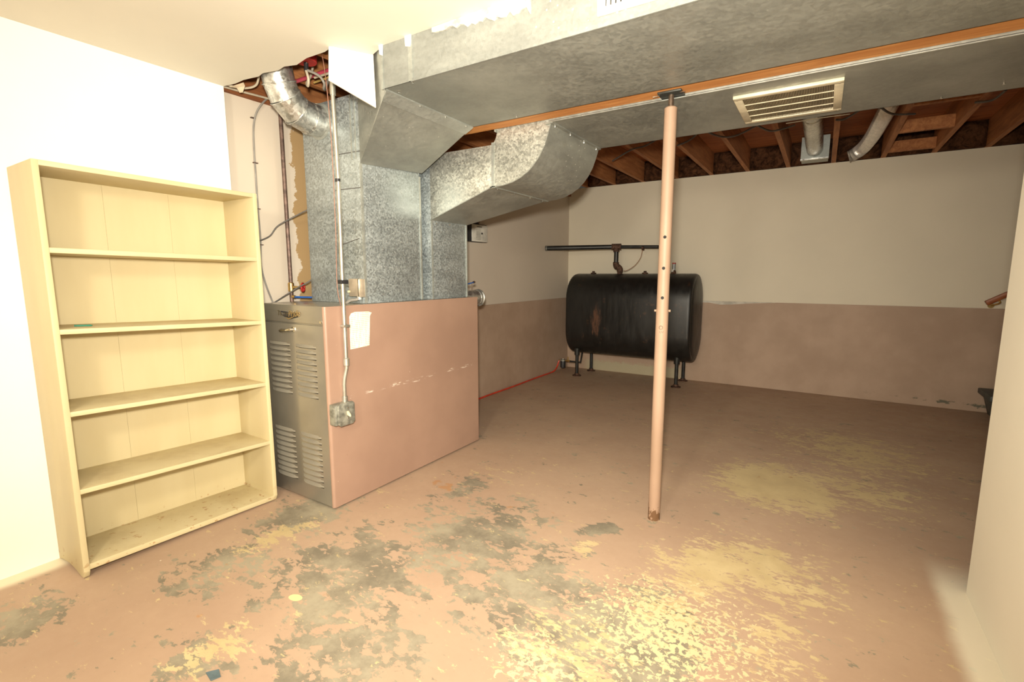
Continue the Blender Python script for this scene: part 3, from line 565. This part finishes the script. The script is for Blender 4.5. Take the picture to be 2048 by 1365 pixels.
# things inside the ceiling opening
rb = thing('electrical_box', 'round red box with black cable clamp in the ceiling opening', 'electrical box', (-2.19, 1.73, 2.40))
c_ = px(612, 126, 2, 2.41)
tube('box_body', [(c_.x, c_.y, 2.412), (c_.x, c_.y, 2.416), (c_.x, c_.y, 2.455), (c_.x, c_.y, ZJ+.03)], [.052, .056, .056, .05], M_RED, rb, 20)
tube('cable_clamp', [(c_.x, c_.y, 2.372), (c_.x, c_.y, 2.414)], .012, M_BLK, rb, 10); tube('clamp_screw', [(c_.x-.014, c_.y, 2.405), (c_.x+.02, c_.y-.006, 2.407)], .004, M_CHROME, rb, 8)
tag(tube('beige_cable', spline([(c_.x-.003, c_.y, 2.375), (c_.x+.008, c_.y+.004, 2.33), (c_.x-.02, c_.y+.02, 2.305), (c_.x-.07, c_.y+.05, 2.34), (c_.x-.12, c_.y+.12, 2.42), (c_.x-.13, c_.y+.15, 2.52)]), .0065, M_CABLEW, None, 8), 'beige cable dropping from the black clamp of the red box', 'cable')
tag(tube('white_cable', spline([(c_.x+.003, c_.y, 2.375), (c_.x+.06, c_.y+.03, 2.345), (c_.x+.075, c_.y+.05, 2.31), (c_.x+.03, c_.y+.08, 2.30), (c_.x-.03, c_.y+.14, 2.33), (c_.x-.06, c_.y+.19, 2.42), (c_.x-.06, c_.y+.20, 2.52)]), .0065, M_CABLE, None, 8), 'looped grey cable hanging from the red box in the ceiling opening', 'cable')
tag(tube('red_water_pipe', [(-2.95, 1.90, 2.420), (-1.9, 1.90, 2.420)], .011, M_PINK, None, 10), 'red plastic water pipe crossing the ceiling opening', 'pipe')
for k, (lab, mt, pts) in enumerate((('beige cable along the wall top by the torn ceiling', M_CABLEW, [(-2.93, 1.58, 2.345), (-2.93, 1.75, 2.352), (-2.90, 2.0, 2.365), (-2.7, 2.3, 2.40)]),
        ('pale cable curling from the wall top to the galvanized elbow pipe', M_CABLEW, [(-2.90, 1.585, 2.352), (-2.86, 1.66, 2.342), (-2.79, 1.70, 2.352), (-2.745, 1.70, 2.39), (-2.738, 1.72, 2.50)]),
        ('yellowish cable running behind the conduit top', plain('yellow_cable', (.50, .34, .10, 1), .6), [(-2.6, 1.95, 2.41), (-2.2, 1.92, 2.40), (-1.9, 1.93, 2.41)]),
        ('cream cable under the red water pipe behind the flap', M_CABLEW, [(-2.5, 1.88, 2.395), (-2.2, 1.87, 2.385), (-1.9, 1.89, 2.392)]))):
    tag(tube('ceiling_cable', spline(pts), .006, mt, None, 8), lab, 'cable')
tag(mesh('torn_paper_scrap', [(-2.875,1.600,2.332),(-2.74,1.605,2.331),(-2.76,1.625,2.322),(-2.80,1.633,2.300),(-2.825,1.63,2.302),(-2.83,1.618,2.325),(-2.875,1.602,2.334),(-2.74,1.607,2.333),(-2.76,1.627,2.324),(-2.80,1.635,2.302),(-2.825,1.632,2.304),(-2.83,1.62,2.327)], [(0,1,2,5),(2,3,4,5),(6,11,8,7),(8,11,10,9),(0,6,7,1),(1,7,8,2),(2,8,9,3),(3,9,10,4),(4,10,11,5),(5,11,6,0)], M_GYP), 'tan torn paper scrap dangling at the ceiling corner above the bookcase', 'paper')
# ------------------------------------------------------------------ copper pipe with valve, wires on the wall
cp = thing('copper_pipe', 'tarnished copper water pipe with red valve wheel rising up the wall behind the furnace', 'pipe', (-2.93, 1.94, 1.13))
tube('riser', [(-2.93, 1.94, 1.12), (-2.93, 1.94, 2.44)], .0125, M_COPPER, cp, 12)
tube('valve_body', [(-2.93, 1.94, 1.185), (-2.93, 1.94, 1.19), (-2.93, 1.94, 1.24), (-2.93, 1.94, 1.245)], [.014, .019, .019, .014], M_BRASS, cp, 12)
vs_ = tube('valve_stem', [(-2.93, 1.94, 1.213), (-2.885, 1.972, 1.213), (-2.865, 1.986, 1.213)], [.012, .007, .006], M_BRASS, cp, 10)
wh = Vector((-2.868, 1.984, 1.213)); nrm_ = Vector((.82, .57, 0)); torus('hand_wheel', wh, .027, .0055, nrm_, M_RED, cp, 24, 8)
u_ = nrm_.orthogonal().normalized(); v_ = nrm_.cross(u_).normalized()
for a in (0, 60, 120): d = (u_*math.cos(math.radians(a))+v_*math.sin(math.radians(a)))*.026; tube('wheel_spoke', [wh-d, wh+d], .004, M_RED, cp, 8)
tube('tee_fitting', [(-2.93, 1.94, 1.155), (-2.90, 1.945, 1.150)], .011, M_BRASS, cp, 10)
tag(tube('blue_tube', spline([(-2.90, 1.945, 1.150), (-2.86, 1.95, 1.151), (-2.80, 2.0, 1.149), (-2.772, 2.04, 1.148)]), .006, M_BLUE, None, 8), 'short blue plastic tube between the copper pipe and the plenum', 'tube')
gc = thing('wall_cable', 'grey cable stapled down the beige wall behind the bookcase', 'cable', (-2.97, 1.8, 1.12))
wp = [px(x, y, 0, -2.946) for x, y in ((545, 190), (528, 203))]+[px(513, 225, 0, -2.962)]+[px(x, y, 0, -2.974) for x, y in ((507, 255), (508, 300), (512, 360), (516, 420), (521, 480), (522, 530), (532, 570), (546, 606))]
tube('sheath', spline(wp, 5), .0055, M_CABLE, gc, 8)
for (x, y) in ((506, 236), (511, 326), (516, 418), (522, 490)): q = px(x, y, 0, -2.972); box('staple', q.x-.008, q.x+.006, q.y-.014, q.y+.014, q.z-.003, q.z+.003, M_COPPER, gc)
a_ = px(519, 482, 0, -2.962); b_ = px(556, 452, 0, -2.93); 
tag(tube('black_wire', spline([a_+Vector((0, -.02, -.003)), a_, px(540, 472, 0, -2.95), b_, px(590, 433, 0, -2.86), px(617, 419, 0, -2.785)]), .0045, M_CABLEB, None, 8), 'upper dark wire slanting across the copper pipe to the plenum', 'wire')
tag(tube('black_wire', spline([px(546, 607, 0, -2.968), px(556, 601, 0, -2.955), px(590, 579, 0, -2.87), px(612, 567, 0, -2.81), px(626, 558, 0, -2.78)]), .0045, M_CABLEB, None, 8), 'lower dark wire rising past the red valve wheel to the plenum', 'wire')
# limit control on the plenum
lc = thing('limit_control', 'tan metal control box with yellow reset button low on the plenum corner', 'control box', (-2.315, 1.96, 1.165))
box('cover', -2.374, -2.288, 1.945, 1.982, 1.168, 1.272, M_TANBOX, lc, bevel=.004); box('side_plate', -2.288, -2.268, 1.950, 1.982, 1.165, 1.270, M_TANBOX, lc, bevel=.002)
box('bright_edge', -2.291, -2.285, 1.943, 1.950, 1.166, 1.272, M_CHROME, lc); tube('reset_button', [(-2.368, 1.946, 1.196), (-2.368, 1.936, 1.196)], .007, M_IVORY, lc, 10)
tube('flexible_whip', spline([(-2.30, 1.955, 1.166), (-2.305, 1.945, 1.152), (-2.34, 1.93, 1.146), (-2.37, 1.92, 1.130)]), .0085, M_CABLE, lc, 10); tube('nut', [(-2.30, 1.957, 1.150), (-2.30, 1.957, 1.168)], .013, M_CHROME, lc, 6)
# ------------------------------------------------------------------ flue stub behind the furnace
fs_ = thing('flue_stub', 'short round galvanized flue stub sticking out behind the furnace', 'pipe', (-2.47, 3.2, 1.03))
tube('pipe', [(-2.49, 2.97, 1.097), (-2.49, 3.40, 1.097)], .066, M_GALVP, fs_, 24); torus('rim_bead', (-2.49, 3.40, 1.097), .068, .006, (0, 1, 0), M_GALVP, fs_, 28, 8); torus('bead', (-2.49, 3.365, 1.097), .066, .004, (0, 1, 0), M_GALVP, fs_, 28, 6)
a_ = px(933, 569, 0, -2.49); b_ = px(948, 565, 0, -2.49)
tube('damper_lever', [(-2.49, 2.93, a_.z-.02), a_, b_], [.006, .006, .005], M_BLUE, fs_, 8); tube('lever_tip', [b_-Vector((0, .008, 0)), b_+Vector((0, .008, .002))], .010, M_STEEL, fs_, 8); tube('damper_chain', [b_-Vector((0, .03, .002)), (b_.x, b_.y-.03, 1.160)], .0025, M_STEEL, fs_, 6)
# labelled transformer box on the left wall under the elbow
tb = thing('wall_control_box', 'small black box with white printed label on the left wall under the return elbow', 'control box', (-2.93, 4.0, 1.61))
box('housing', -2.98, -2.905, 3.83, 4.125, 1.612, 1.785, M_BLK, tb, bevel=.004); lb = box('label_plate', -2.905, -2.897, 3.868, 4.128, 1.615, 1.778, M_LABEL, tb, bevel=.002)
for (y0, y1, z0, z1) in ((3.95, 4.03, 1.755, 1.762), (4.02, 4.045, 1.688, 1.705)): box('print_mark', -2.8975, -2.8962, y0, y1, z0, z1, M_BLK, lb)
for k in range(7): box('print_line', -2.8975, -2.8964, 3.93, 4.01, 1.635+k*.015, 1.639+k*.015, M_BOXG, lb)
tube('wire', spline([(-2.94, 4.02, 1.78), (-2.93, 4.05, 1.85), (-2.95, 4.07, 1.92), (-2.97, 4.10, 1.97)]), .004, M_STEEL, tb, 6); hexa('bracket', [(-2.975,3.93,1.78),(-2.92,3.93,1.78),(-2.92,4.03,1.78),(-2.975,4.03,1.78),(-2.975,3.95,1.86),(-2.95,3.95,1.86),(-2.95,3.96,1.86),(-2.975,3.96,1.86)], M_BLK, tb)
# ------------------------------------------------------------------ steel post
PXX, PYY = -.672, 2.487
po = thing('support_post', 'pink painted adjustable steel post holding up the wooden beam', 'post', (PXX, PYY, 0))
PR = .0305
tube('lower_tube', [(PXX, PYY, 0), (PXX, PYY, 1.118)], PR, M_POLE, po, 28); tube('upper_tube', [(PXX, PYY, 1.112), (PXX, PYY, 2.083), (PXX, PYY, 2.088)], [PR-.0012, PR-.0012, PR-.006], M_POLE, po, 28)
tube('screw_jack', [(PXX, PYY, 2.08), (PXX, PYY, 2.147)], .0125, M_STEEL, po, 14)
box('top_plate', PXX-.055, PXX+.055, PYY-.045, PYY+.040, 2.143, 2.152, M_PLATEST, po, bevel=.002)
for sx_ in (-1, 1): tube('bent_nail', [(PXX+sx_*.045, PYY-.03, 2.151), (PXX+sx_*.05, PYY-.035, 2.138), (PXX+sx_*.075, PYY-.045, 2.134)], .0025, M_CHROME, po, 6)
tc = Vector((-PXX, -PYY, 0)).normalized()
for z in (1.478, 1.327, 1.181):
    a = Vector((PXX, PYY, z))+Vector((tc.x*.96+tc.y*.1, tc.y*.96, 0)).normalized()*(PR-.004); d = Vector((tc.x, tc.y, 0)); tube('pin_hole', [a, a+d*.0046], .0078, M_DARK, po, 14)
rt_ = Vector((-tc.y, tc.x, 0)); q = Vector((PXX, PYY, 1.115)); tube('locking_pin', [q-rt_*.039, q+rt_*.039], .006, M_POLE, po, 10)
q = Vector((PXX, PYY, 1.032))+tc*(PR+.0003)-rt_*.004; torus('stamped_mark', q, .0085, .0012, tc, M_STEEL, po, 18, 5)
text('stamped_letters', 'UV', .016, Vector((PXX, PYY, 1.009))+tc*(PR+.0008), (math.radians(90), 0, math.atan2(tc.y, tc.x)+math.radians(90)), M_STEEL, po, .0004)
# ------------------------------------------------------------------ oil tank
tk = thing('oil_tank', 'big black rust-streaked oval oil tank on four short legs in the corner', 'oil tank', (-1.94, 5.83, 0))
TXA, TXB, TYC, THW, TZ0, TZ1 = -2.70, -1.185, 5.835, .315, .285, 1.302
def oval(inset):
    r = THW-inset; out = []
    zt2, zb2 = TZ1-THW, TZ0+THW
    for i in range(17): a = math.pi*i/16; out.append((TYC+r*math.cos(a), zt2+r*math.sin(a)))
    for i in range(17): a = math.pi+math.pi*i/16; out.append((TYC+r*math.cos(a), zb2+r*math.sin(a)))
    return out
def loft(name, secs, mat, parent, smooth=40):
    vs = []; n = len(secs[0][1]); fs = []
    for x, ov in secs: vs += [(x, y, z) for y, z in ov]
    for i in range(len(secs)-1):
        for k in range(n): fs.append((i*n+k, i*n+(k+1) % n, (i+1)*n+(k+1) % n, (i+1)*n+k))
    fs += [list(range(n))[::-1], list(range((len(secs)-1)*n, len(secs)*n))]
    return mesh(name, vs, fs, mat, parent, smooth=smooth)
loft('shell', [(TXA+.002, oval(.03)), (TXA+.006, oval(.014)), (TXA+.018, oval(.004)), (TXA+.04, oval(0)), (TXB-.04, oval(0)), (TXB-.018, oval(.004)), (TXB-.006, oval(.014)), (TXB-.002, oval(.03))], M_TANK, tk, 50)
loft('end_head', [(TXB-.006, oval(.036)), (TXB+.004, oval(.045)), (TXB+.016, oval(.10)), (TXB+.024, oval(.19))], M_TANK, tk, 60)
loft('end_head', [(TXA+.006, oval(.036)), (TXA-.004, oval(.045)), (TXA-.016, oval(.10)), (TXA-.024, oval(.19))], M_TANK, tk, 60)
for (x, y) in ((-2.585, 5.655), (-2.555, 6.05), (-1.345, 5.675), (-1.355, 6.06)):
    lg = tube('leg', [(x, y, .012), (x, y, .40)], .021, M_BLKP, tk, 14); tube('leg_socket', [(x, y, .275), (x, y, .36)], .034, M_BLKP, lg, 14)
    tube('foot_flange', [(x, y, 0), (x, y, .010), (x, y, .013), (x, y, .035)], [.056, .056, .03, .028], M_RUSTY, lg, 16)
for x in (-2.46, -1.80): tube('plug', [(x, TYC, TZ1-.004), (x, TYC, TZ1+.012), (x, TYC, TZ1+.013), (x, TYC, TZ1+.032)], [.036, .034, .018, .016], M_RUSTY, tk, 12)
gg = tube('gauge_fitting', [(-1.465, TYC, TZ1-.005), (-1.465, TYC, TZ1+.022), (-1.465, TYC, TZ1+.04)], [.03, .026, .02], M_RUSTY, tk, 12); tube('gauge_vial', [(-1.465, TYC, TZ1+.04), (-1.465, TYC, TZ1+.115)], .019, M_GLASS, gg, 12); tube('gauge_cap', [(-1.465, TYC, TZ1+.110), (-1.465, TYC, TZ1+.124)], .021, M_RED, gg, 12); tube('gauge_float', [(-1.475, TYC-.02, TZ1+.02), (-1.475, TYC-.022, TZ1+.05)], .014, M_WP, gg, 10)
# vent and fill piping over the tank
vp = thing('vent_piping', 'black iron pipe with tee above the oil tank running to the left wall', 'pipe', (-2.1, 5.83, 1.3))
T0 = Vector((-2.115, TYC, TZ1)); e1 = px(1238, 536, 1, TYC); e2 = px(1232, 530, 1, TYC-.02); t2 = px(1233, 494, 1, TYC-.02); le = px(1091, 497, 0, -2.982); re = px(1314, 494, 1, TYC+.03)
tube('nipple', [T0-Vector((0, 0, .01)), T0+Vector((0, 0, .04))], .030, M_RUSTY, vp, 14)
tube('swing_elbow', spline([T0+Vector((0, 0, .02)), T0+Vector((0, 0, .055)), T0+Vector((-.02, -.01, .08)), Vector((t2.x+.012, t2.y, T0.z+.085)), Vector((t2.x, t2.y, T0.z+.11)), Vector((t2.x, t2.y, T0.z+.14))], 3), .037, M_RUSTY, vp, 14)
tube('riser', [Vector((t2.x, t2.y, T0.z+.12)), t2], .0275, M_BLKP, vp, 14)
tube('tee_fitting', [t2-Vector((.055, .02, 0)), t2-Vector((0, 0, 0)), t2+Vector((.055, .01, 0))], .037, M_RUSTY, vp, 14); tube('tee_branch', [t2-Vector((0, 0, .06)), t2], .037, M_RUSTY, vp, 14)
tube('left_run', [t2, le], [.0275, .030], M_BLKP, vp, 14); tube('wall_sleeve', [le+Vector((.016, .012, 0)), le], .034, M_BOXG, vp, 14)
tube('right_run', [t2, re, re+Vector((.012, .02, 0)), Vector((re.x+.02, YB, re.z))], .0195, M_BLKP, vp, 14)
sx1 = px(1286, 497, 1, TYC); sx2 = px(1281, 516, 1, TYC-.01)
tg = tube('wire_tie', [sx1-Vector((.012, 0, 0)), sx1+Vector((.012, 0, 0))], .022, M_RUSTY, vp, 12)
tag(tube('tag_string', spline([sx1-Vector((0, .02, .02)), sx2, px(1270, 531, 1, TYC-.01), px(1255, 541, 1, TYC-.01), px(1247, 542, 1, TYC-.03)]), .004, plain('brown_string', (.30, .16, .09, 1), .9), None, 6), 'brown string tied from the black pipe to the tank fitting', 'string')
# oil filter and supply line
of = thing('oil_filter', 'small black oil filter canister with brass valve beside a tank leg in the corner', 'oil filter', (-2.78, 5.80, .03))
fc = px(1126, 722, 1, 5.80)
tube('canister', [(fc.x, 5.80, fc.z-.095), (fc.x, 5.80, fc.z-.088), (fc.x, 5.80, fc.z-.01), (fc.x, 5.80, fc.z)], [.028, .036, .036, .034], M_BLK, of, 18); tube('filter_head', [(fc.x, 5.80, fc.z), (fc.x, 5.80, fc.z+.018), (fc.x, 5.80, fc.z+.022)], [.040, .040, .02], M_BOXG, of, 18); tube('bleed_screw', [(fc.x, 5.80, fc.z+.02), (fc.x, 5.80, fc.z+.034)], .007, M_CHROME, of, 8)
tube('brass_valve', [(fc.x+.04, 5.80, fc.z+.006), (fc.x+.11, 5.79, fc.z+.006)], .013, M_BRASS, of, 12); tube('valve_handle', [(fc.x+.075, 5.795, fc.z+.006), (fc.x+.075, 5.795, fc.z+.06)], .007, M_BRASS, of, 10); tube('feed_pipe', [(fc.x+.10, 5.79, fc.z+.004), (-2.60, 5.80, fc.z+.004), (-2.58, 5.81, .30)], .012, M_BLKP, of, 10)
hb = Vector((fc.x-.055, 5.80, fc.z+.004)); tube('flare_fitting', [hb, (fc.x-.03, 5.80, fc.z+.006)], .010, M_BRASS, of, 10)
tag(tube('oil_line', spline([hb, hb+Vector((-.006, -.015, -.035)), Vector((hb.x-.012, 5.75, .060)), Vector((hb.x-.012, 5.68, .025)), Vector((-2.938, 5.58, .010)), Vector((-2.945, 5.2, .009)), Vector((-2.935, 4.7, .009)), Vector((-2.94, 4.1, .009)), Vector((-2.90, 3.4, .009)), Vector((-2.78, 2.985, .012))]), .009, M_HOSE, None, 8), 'bright red oil line along the floor from the filter to the furnace', 'oil line')
# ------------------------------------------------------------------ round ducts and cables in the joist bays
rd = thing('round_branch_duct', 'straight round galvanized duct with square boot between joists', 'duct', (-.16, 5, 2.44))
tube('pipe', [(-.158, 3.10, 2.528), (-.158, 5.93, 2.528)], .072, M_GALVP, rd, 28); torus('bead', (-.158, 4.62, 2.528), .073, .004, (0, 1, 0), M_GALVP, rd, 28, 6)
box('boot_face', -.275, -.035, 5.90, 5.915, 2.436, 2.655, M_GALV, rd); box('boot_flange', -.275, -.035, 5.86, 5.90, 2.425, 2.438, M_GALVP, rd); box('boot_body', -.27, -.04, 5.915, 6.082, 2.432, 2.655, M_GALV, rd); box('takeoff_box', -.24, -.076, 3.00, 3.13, 2.424, 2.612, M_GALV, rd, bevel=.004)
fp = spline([(.335, 3.10, 2.42), (.335, 3.13, 2.475), (.335, 3.25, 2.512), (.325, 4.0, 2.515), (.318, 4.55, 2.505), (.302, 5.0, 2.50), (.282, 5.45, 2.498), (.25, 5.82, 2.495), (.215, 5.96, 2.48), (.165, 6.00, 2.452), (.13, 6.005, 2.440)], 14)
tag(tube('flexible_duct', fp, [.049 if i % 2 else .060 for i in range(len(fp))], M_ALU, None, 20, smooth=None), 'ribbed silver flexible hose bending down between the joists', 'duct')
for k, (pts, lab) in enumerate((([(1225, 322), (1262, 300), (1290, 292), (1320, 275)], 'dark cable under the joists behind the elbow end of the flat duct'), ([(1355, 291), (1380, 280), (1400, 262)], 'dark cable under the joists just behind the pink post'), ([(1410, 262), (1440, 273), (1470, 272), (1512, 252)], 'dark cable drooping under the joists near the post'),
        ([(1512, 250), (1540, 262), (1565, 258), (1590, 250)], 'dark cable drooping beside the straight round duct'), ([(1672, 240), (1690, 238), (1720, 220)], 'dark cable between the straight duct and the silver hose'), ([(1762, 215), (1785, 228), (1830, 228)], 'dark cable across the silver flexible hose'), ([(1950, 205), (1985, 200), (2012, 180)], 'dark cable under the joists beyond the wood blocks'))):
    P_ = [px(x, y, 2, ZJ-.006-.012*(0 < i < len(pts)-1)) for i, (x, y) in enumerate(pts)]
    tag(tube('joist_cable', spline(P_), .0075, M_CABLEB, None, 6), lab, 'cable')
tag(tube('support_wire', [px(1572, 247, 2, ZJ-.004), px(1640, 236, 2, ZJ-.008), px(1700, 228, 2, ZJ-.004)], .004, M_COND, None, 6), 'thin pale wire strung under the straight round duct', 'wire')
# ------------------------------------------------------------------ far right: handrail and bin
hr = thing('handrail', 'brown wooden stair handrail on a brass bracket on the back wall', 'handrail', (1.3, 6.1, 1.0))
ra = px(1972, 607, 1, 6.10); rbp = px(2014, 589, 1, 6.10); dd = (rbp-ra).normalized(); rb2 = ra+dd*1.1
u2 = Vector((-dd.z, 0, dd.x))*.022
hexa('rail', [ra-u2+Vector((0,-.022,0)), rb2-u2+Vector((0,-.022,0)), rb2-u2+Vector((0,.022,0)), ra-u2+Vector((0,.022,0)), ra+u2+Vector((0,-.022,0)), rb2+u2+Vector((0,-.022,0)), rb2+u2+Vector((0,.022,0)), ra+u2+Vector((0,.022,0))], M_RAIL, hr, bevel=.006)
bq = ra+dd*.085; tube('bracket', spline([bq-u2, bq-u2*1.9, bq-u2*2.2+Vector((-.01, .03, -.01)), Vector((bq.x-.02, YB, bq.z-.07))], 4), .008, M_BRASS, hr, 8); tube('bracket_rose', [(bq.x-.02, YB-.008, bq.z-.07), (bq.x-.02, YB+.002, bq.z-.07)], .024, M_BRASS, hr, 14)
bn = thing('storage_bin', 'dark green plastic bin on the floor under the handrail', 'bin', (1.62, 5.95, 0))
hexa('tub', [(1.39,5.83,0),(1.76,5.83,0),(1.76,6.10,0),(1.39,6.10,0),(1.345,5.78,.19),(1.80,5.78,.19),(1.80,6.13,.19),(1.345,6.13,.19)], M_BIN, bn, bevel=.01); box('rim', 1.315, 1.83, 5.75, 6.155, .185, .235, M_BIN, bn, bevel=.008)
# ------------------------------------------------------------------ litter on the floor
q = px(428, 1350, 2, 0)
tag(mesh('paint_chip', [(q.x-.028,q.y-.012,.001),(q.x+.02,q.y-.02,.001),(q.x+.03,q.y+.006,.001),(q.x-.004,q.y+.018,.001),(q.x-.028,q.y-.012,.004),(q.x+.02,q.y-.02,.007),(q.x+.03,q.y+.006,.004),(q.x-.004,q.y+.018,.005)], CUBE, M_CHIP), 'blue grey chip lying on the worn floor in front of the bookcase', 'chip')
# ------------------------------------------------------------------ made-up pendant added around the fill light, behind the camera
cf = thing('added_pendant', 'made-up white globe pendant added for fill light behind the photographer', 'light', (-.55, -.75, 2.17))
tube('canopy', [(-.55, -.75, ZC), (-.55, -.75, ZC-.02), (-.55, -.75, ZC-.03)], [.07, .065, .02], M_REGW, cf, 20); tube('neck', [(-.55, -.75, ZC-.02), (-.55, -.75, 2.185)], .012, M_REGW, cf, 12)
tube('shade_rim', [(-.55, -.75, 2.165), (-.55, -.75, 2.19), (-.55, -.75, 2.195)], [.20, .06, .02], M_REGW, cf, 24)
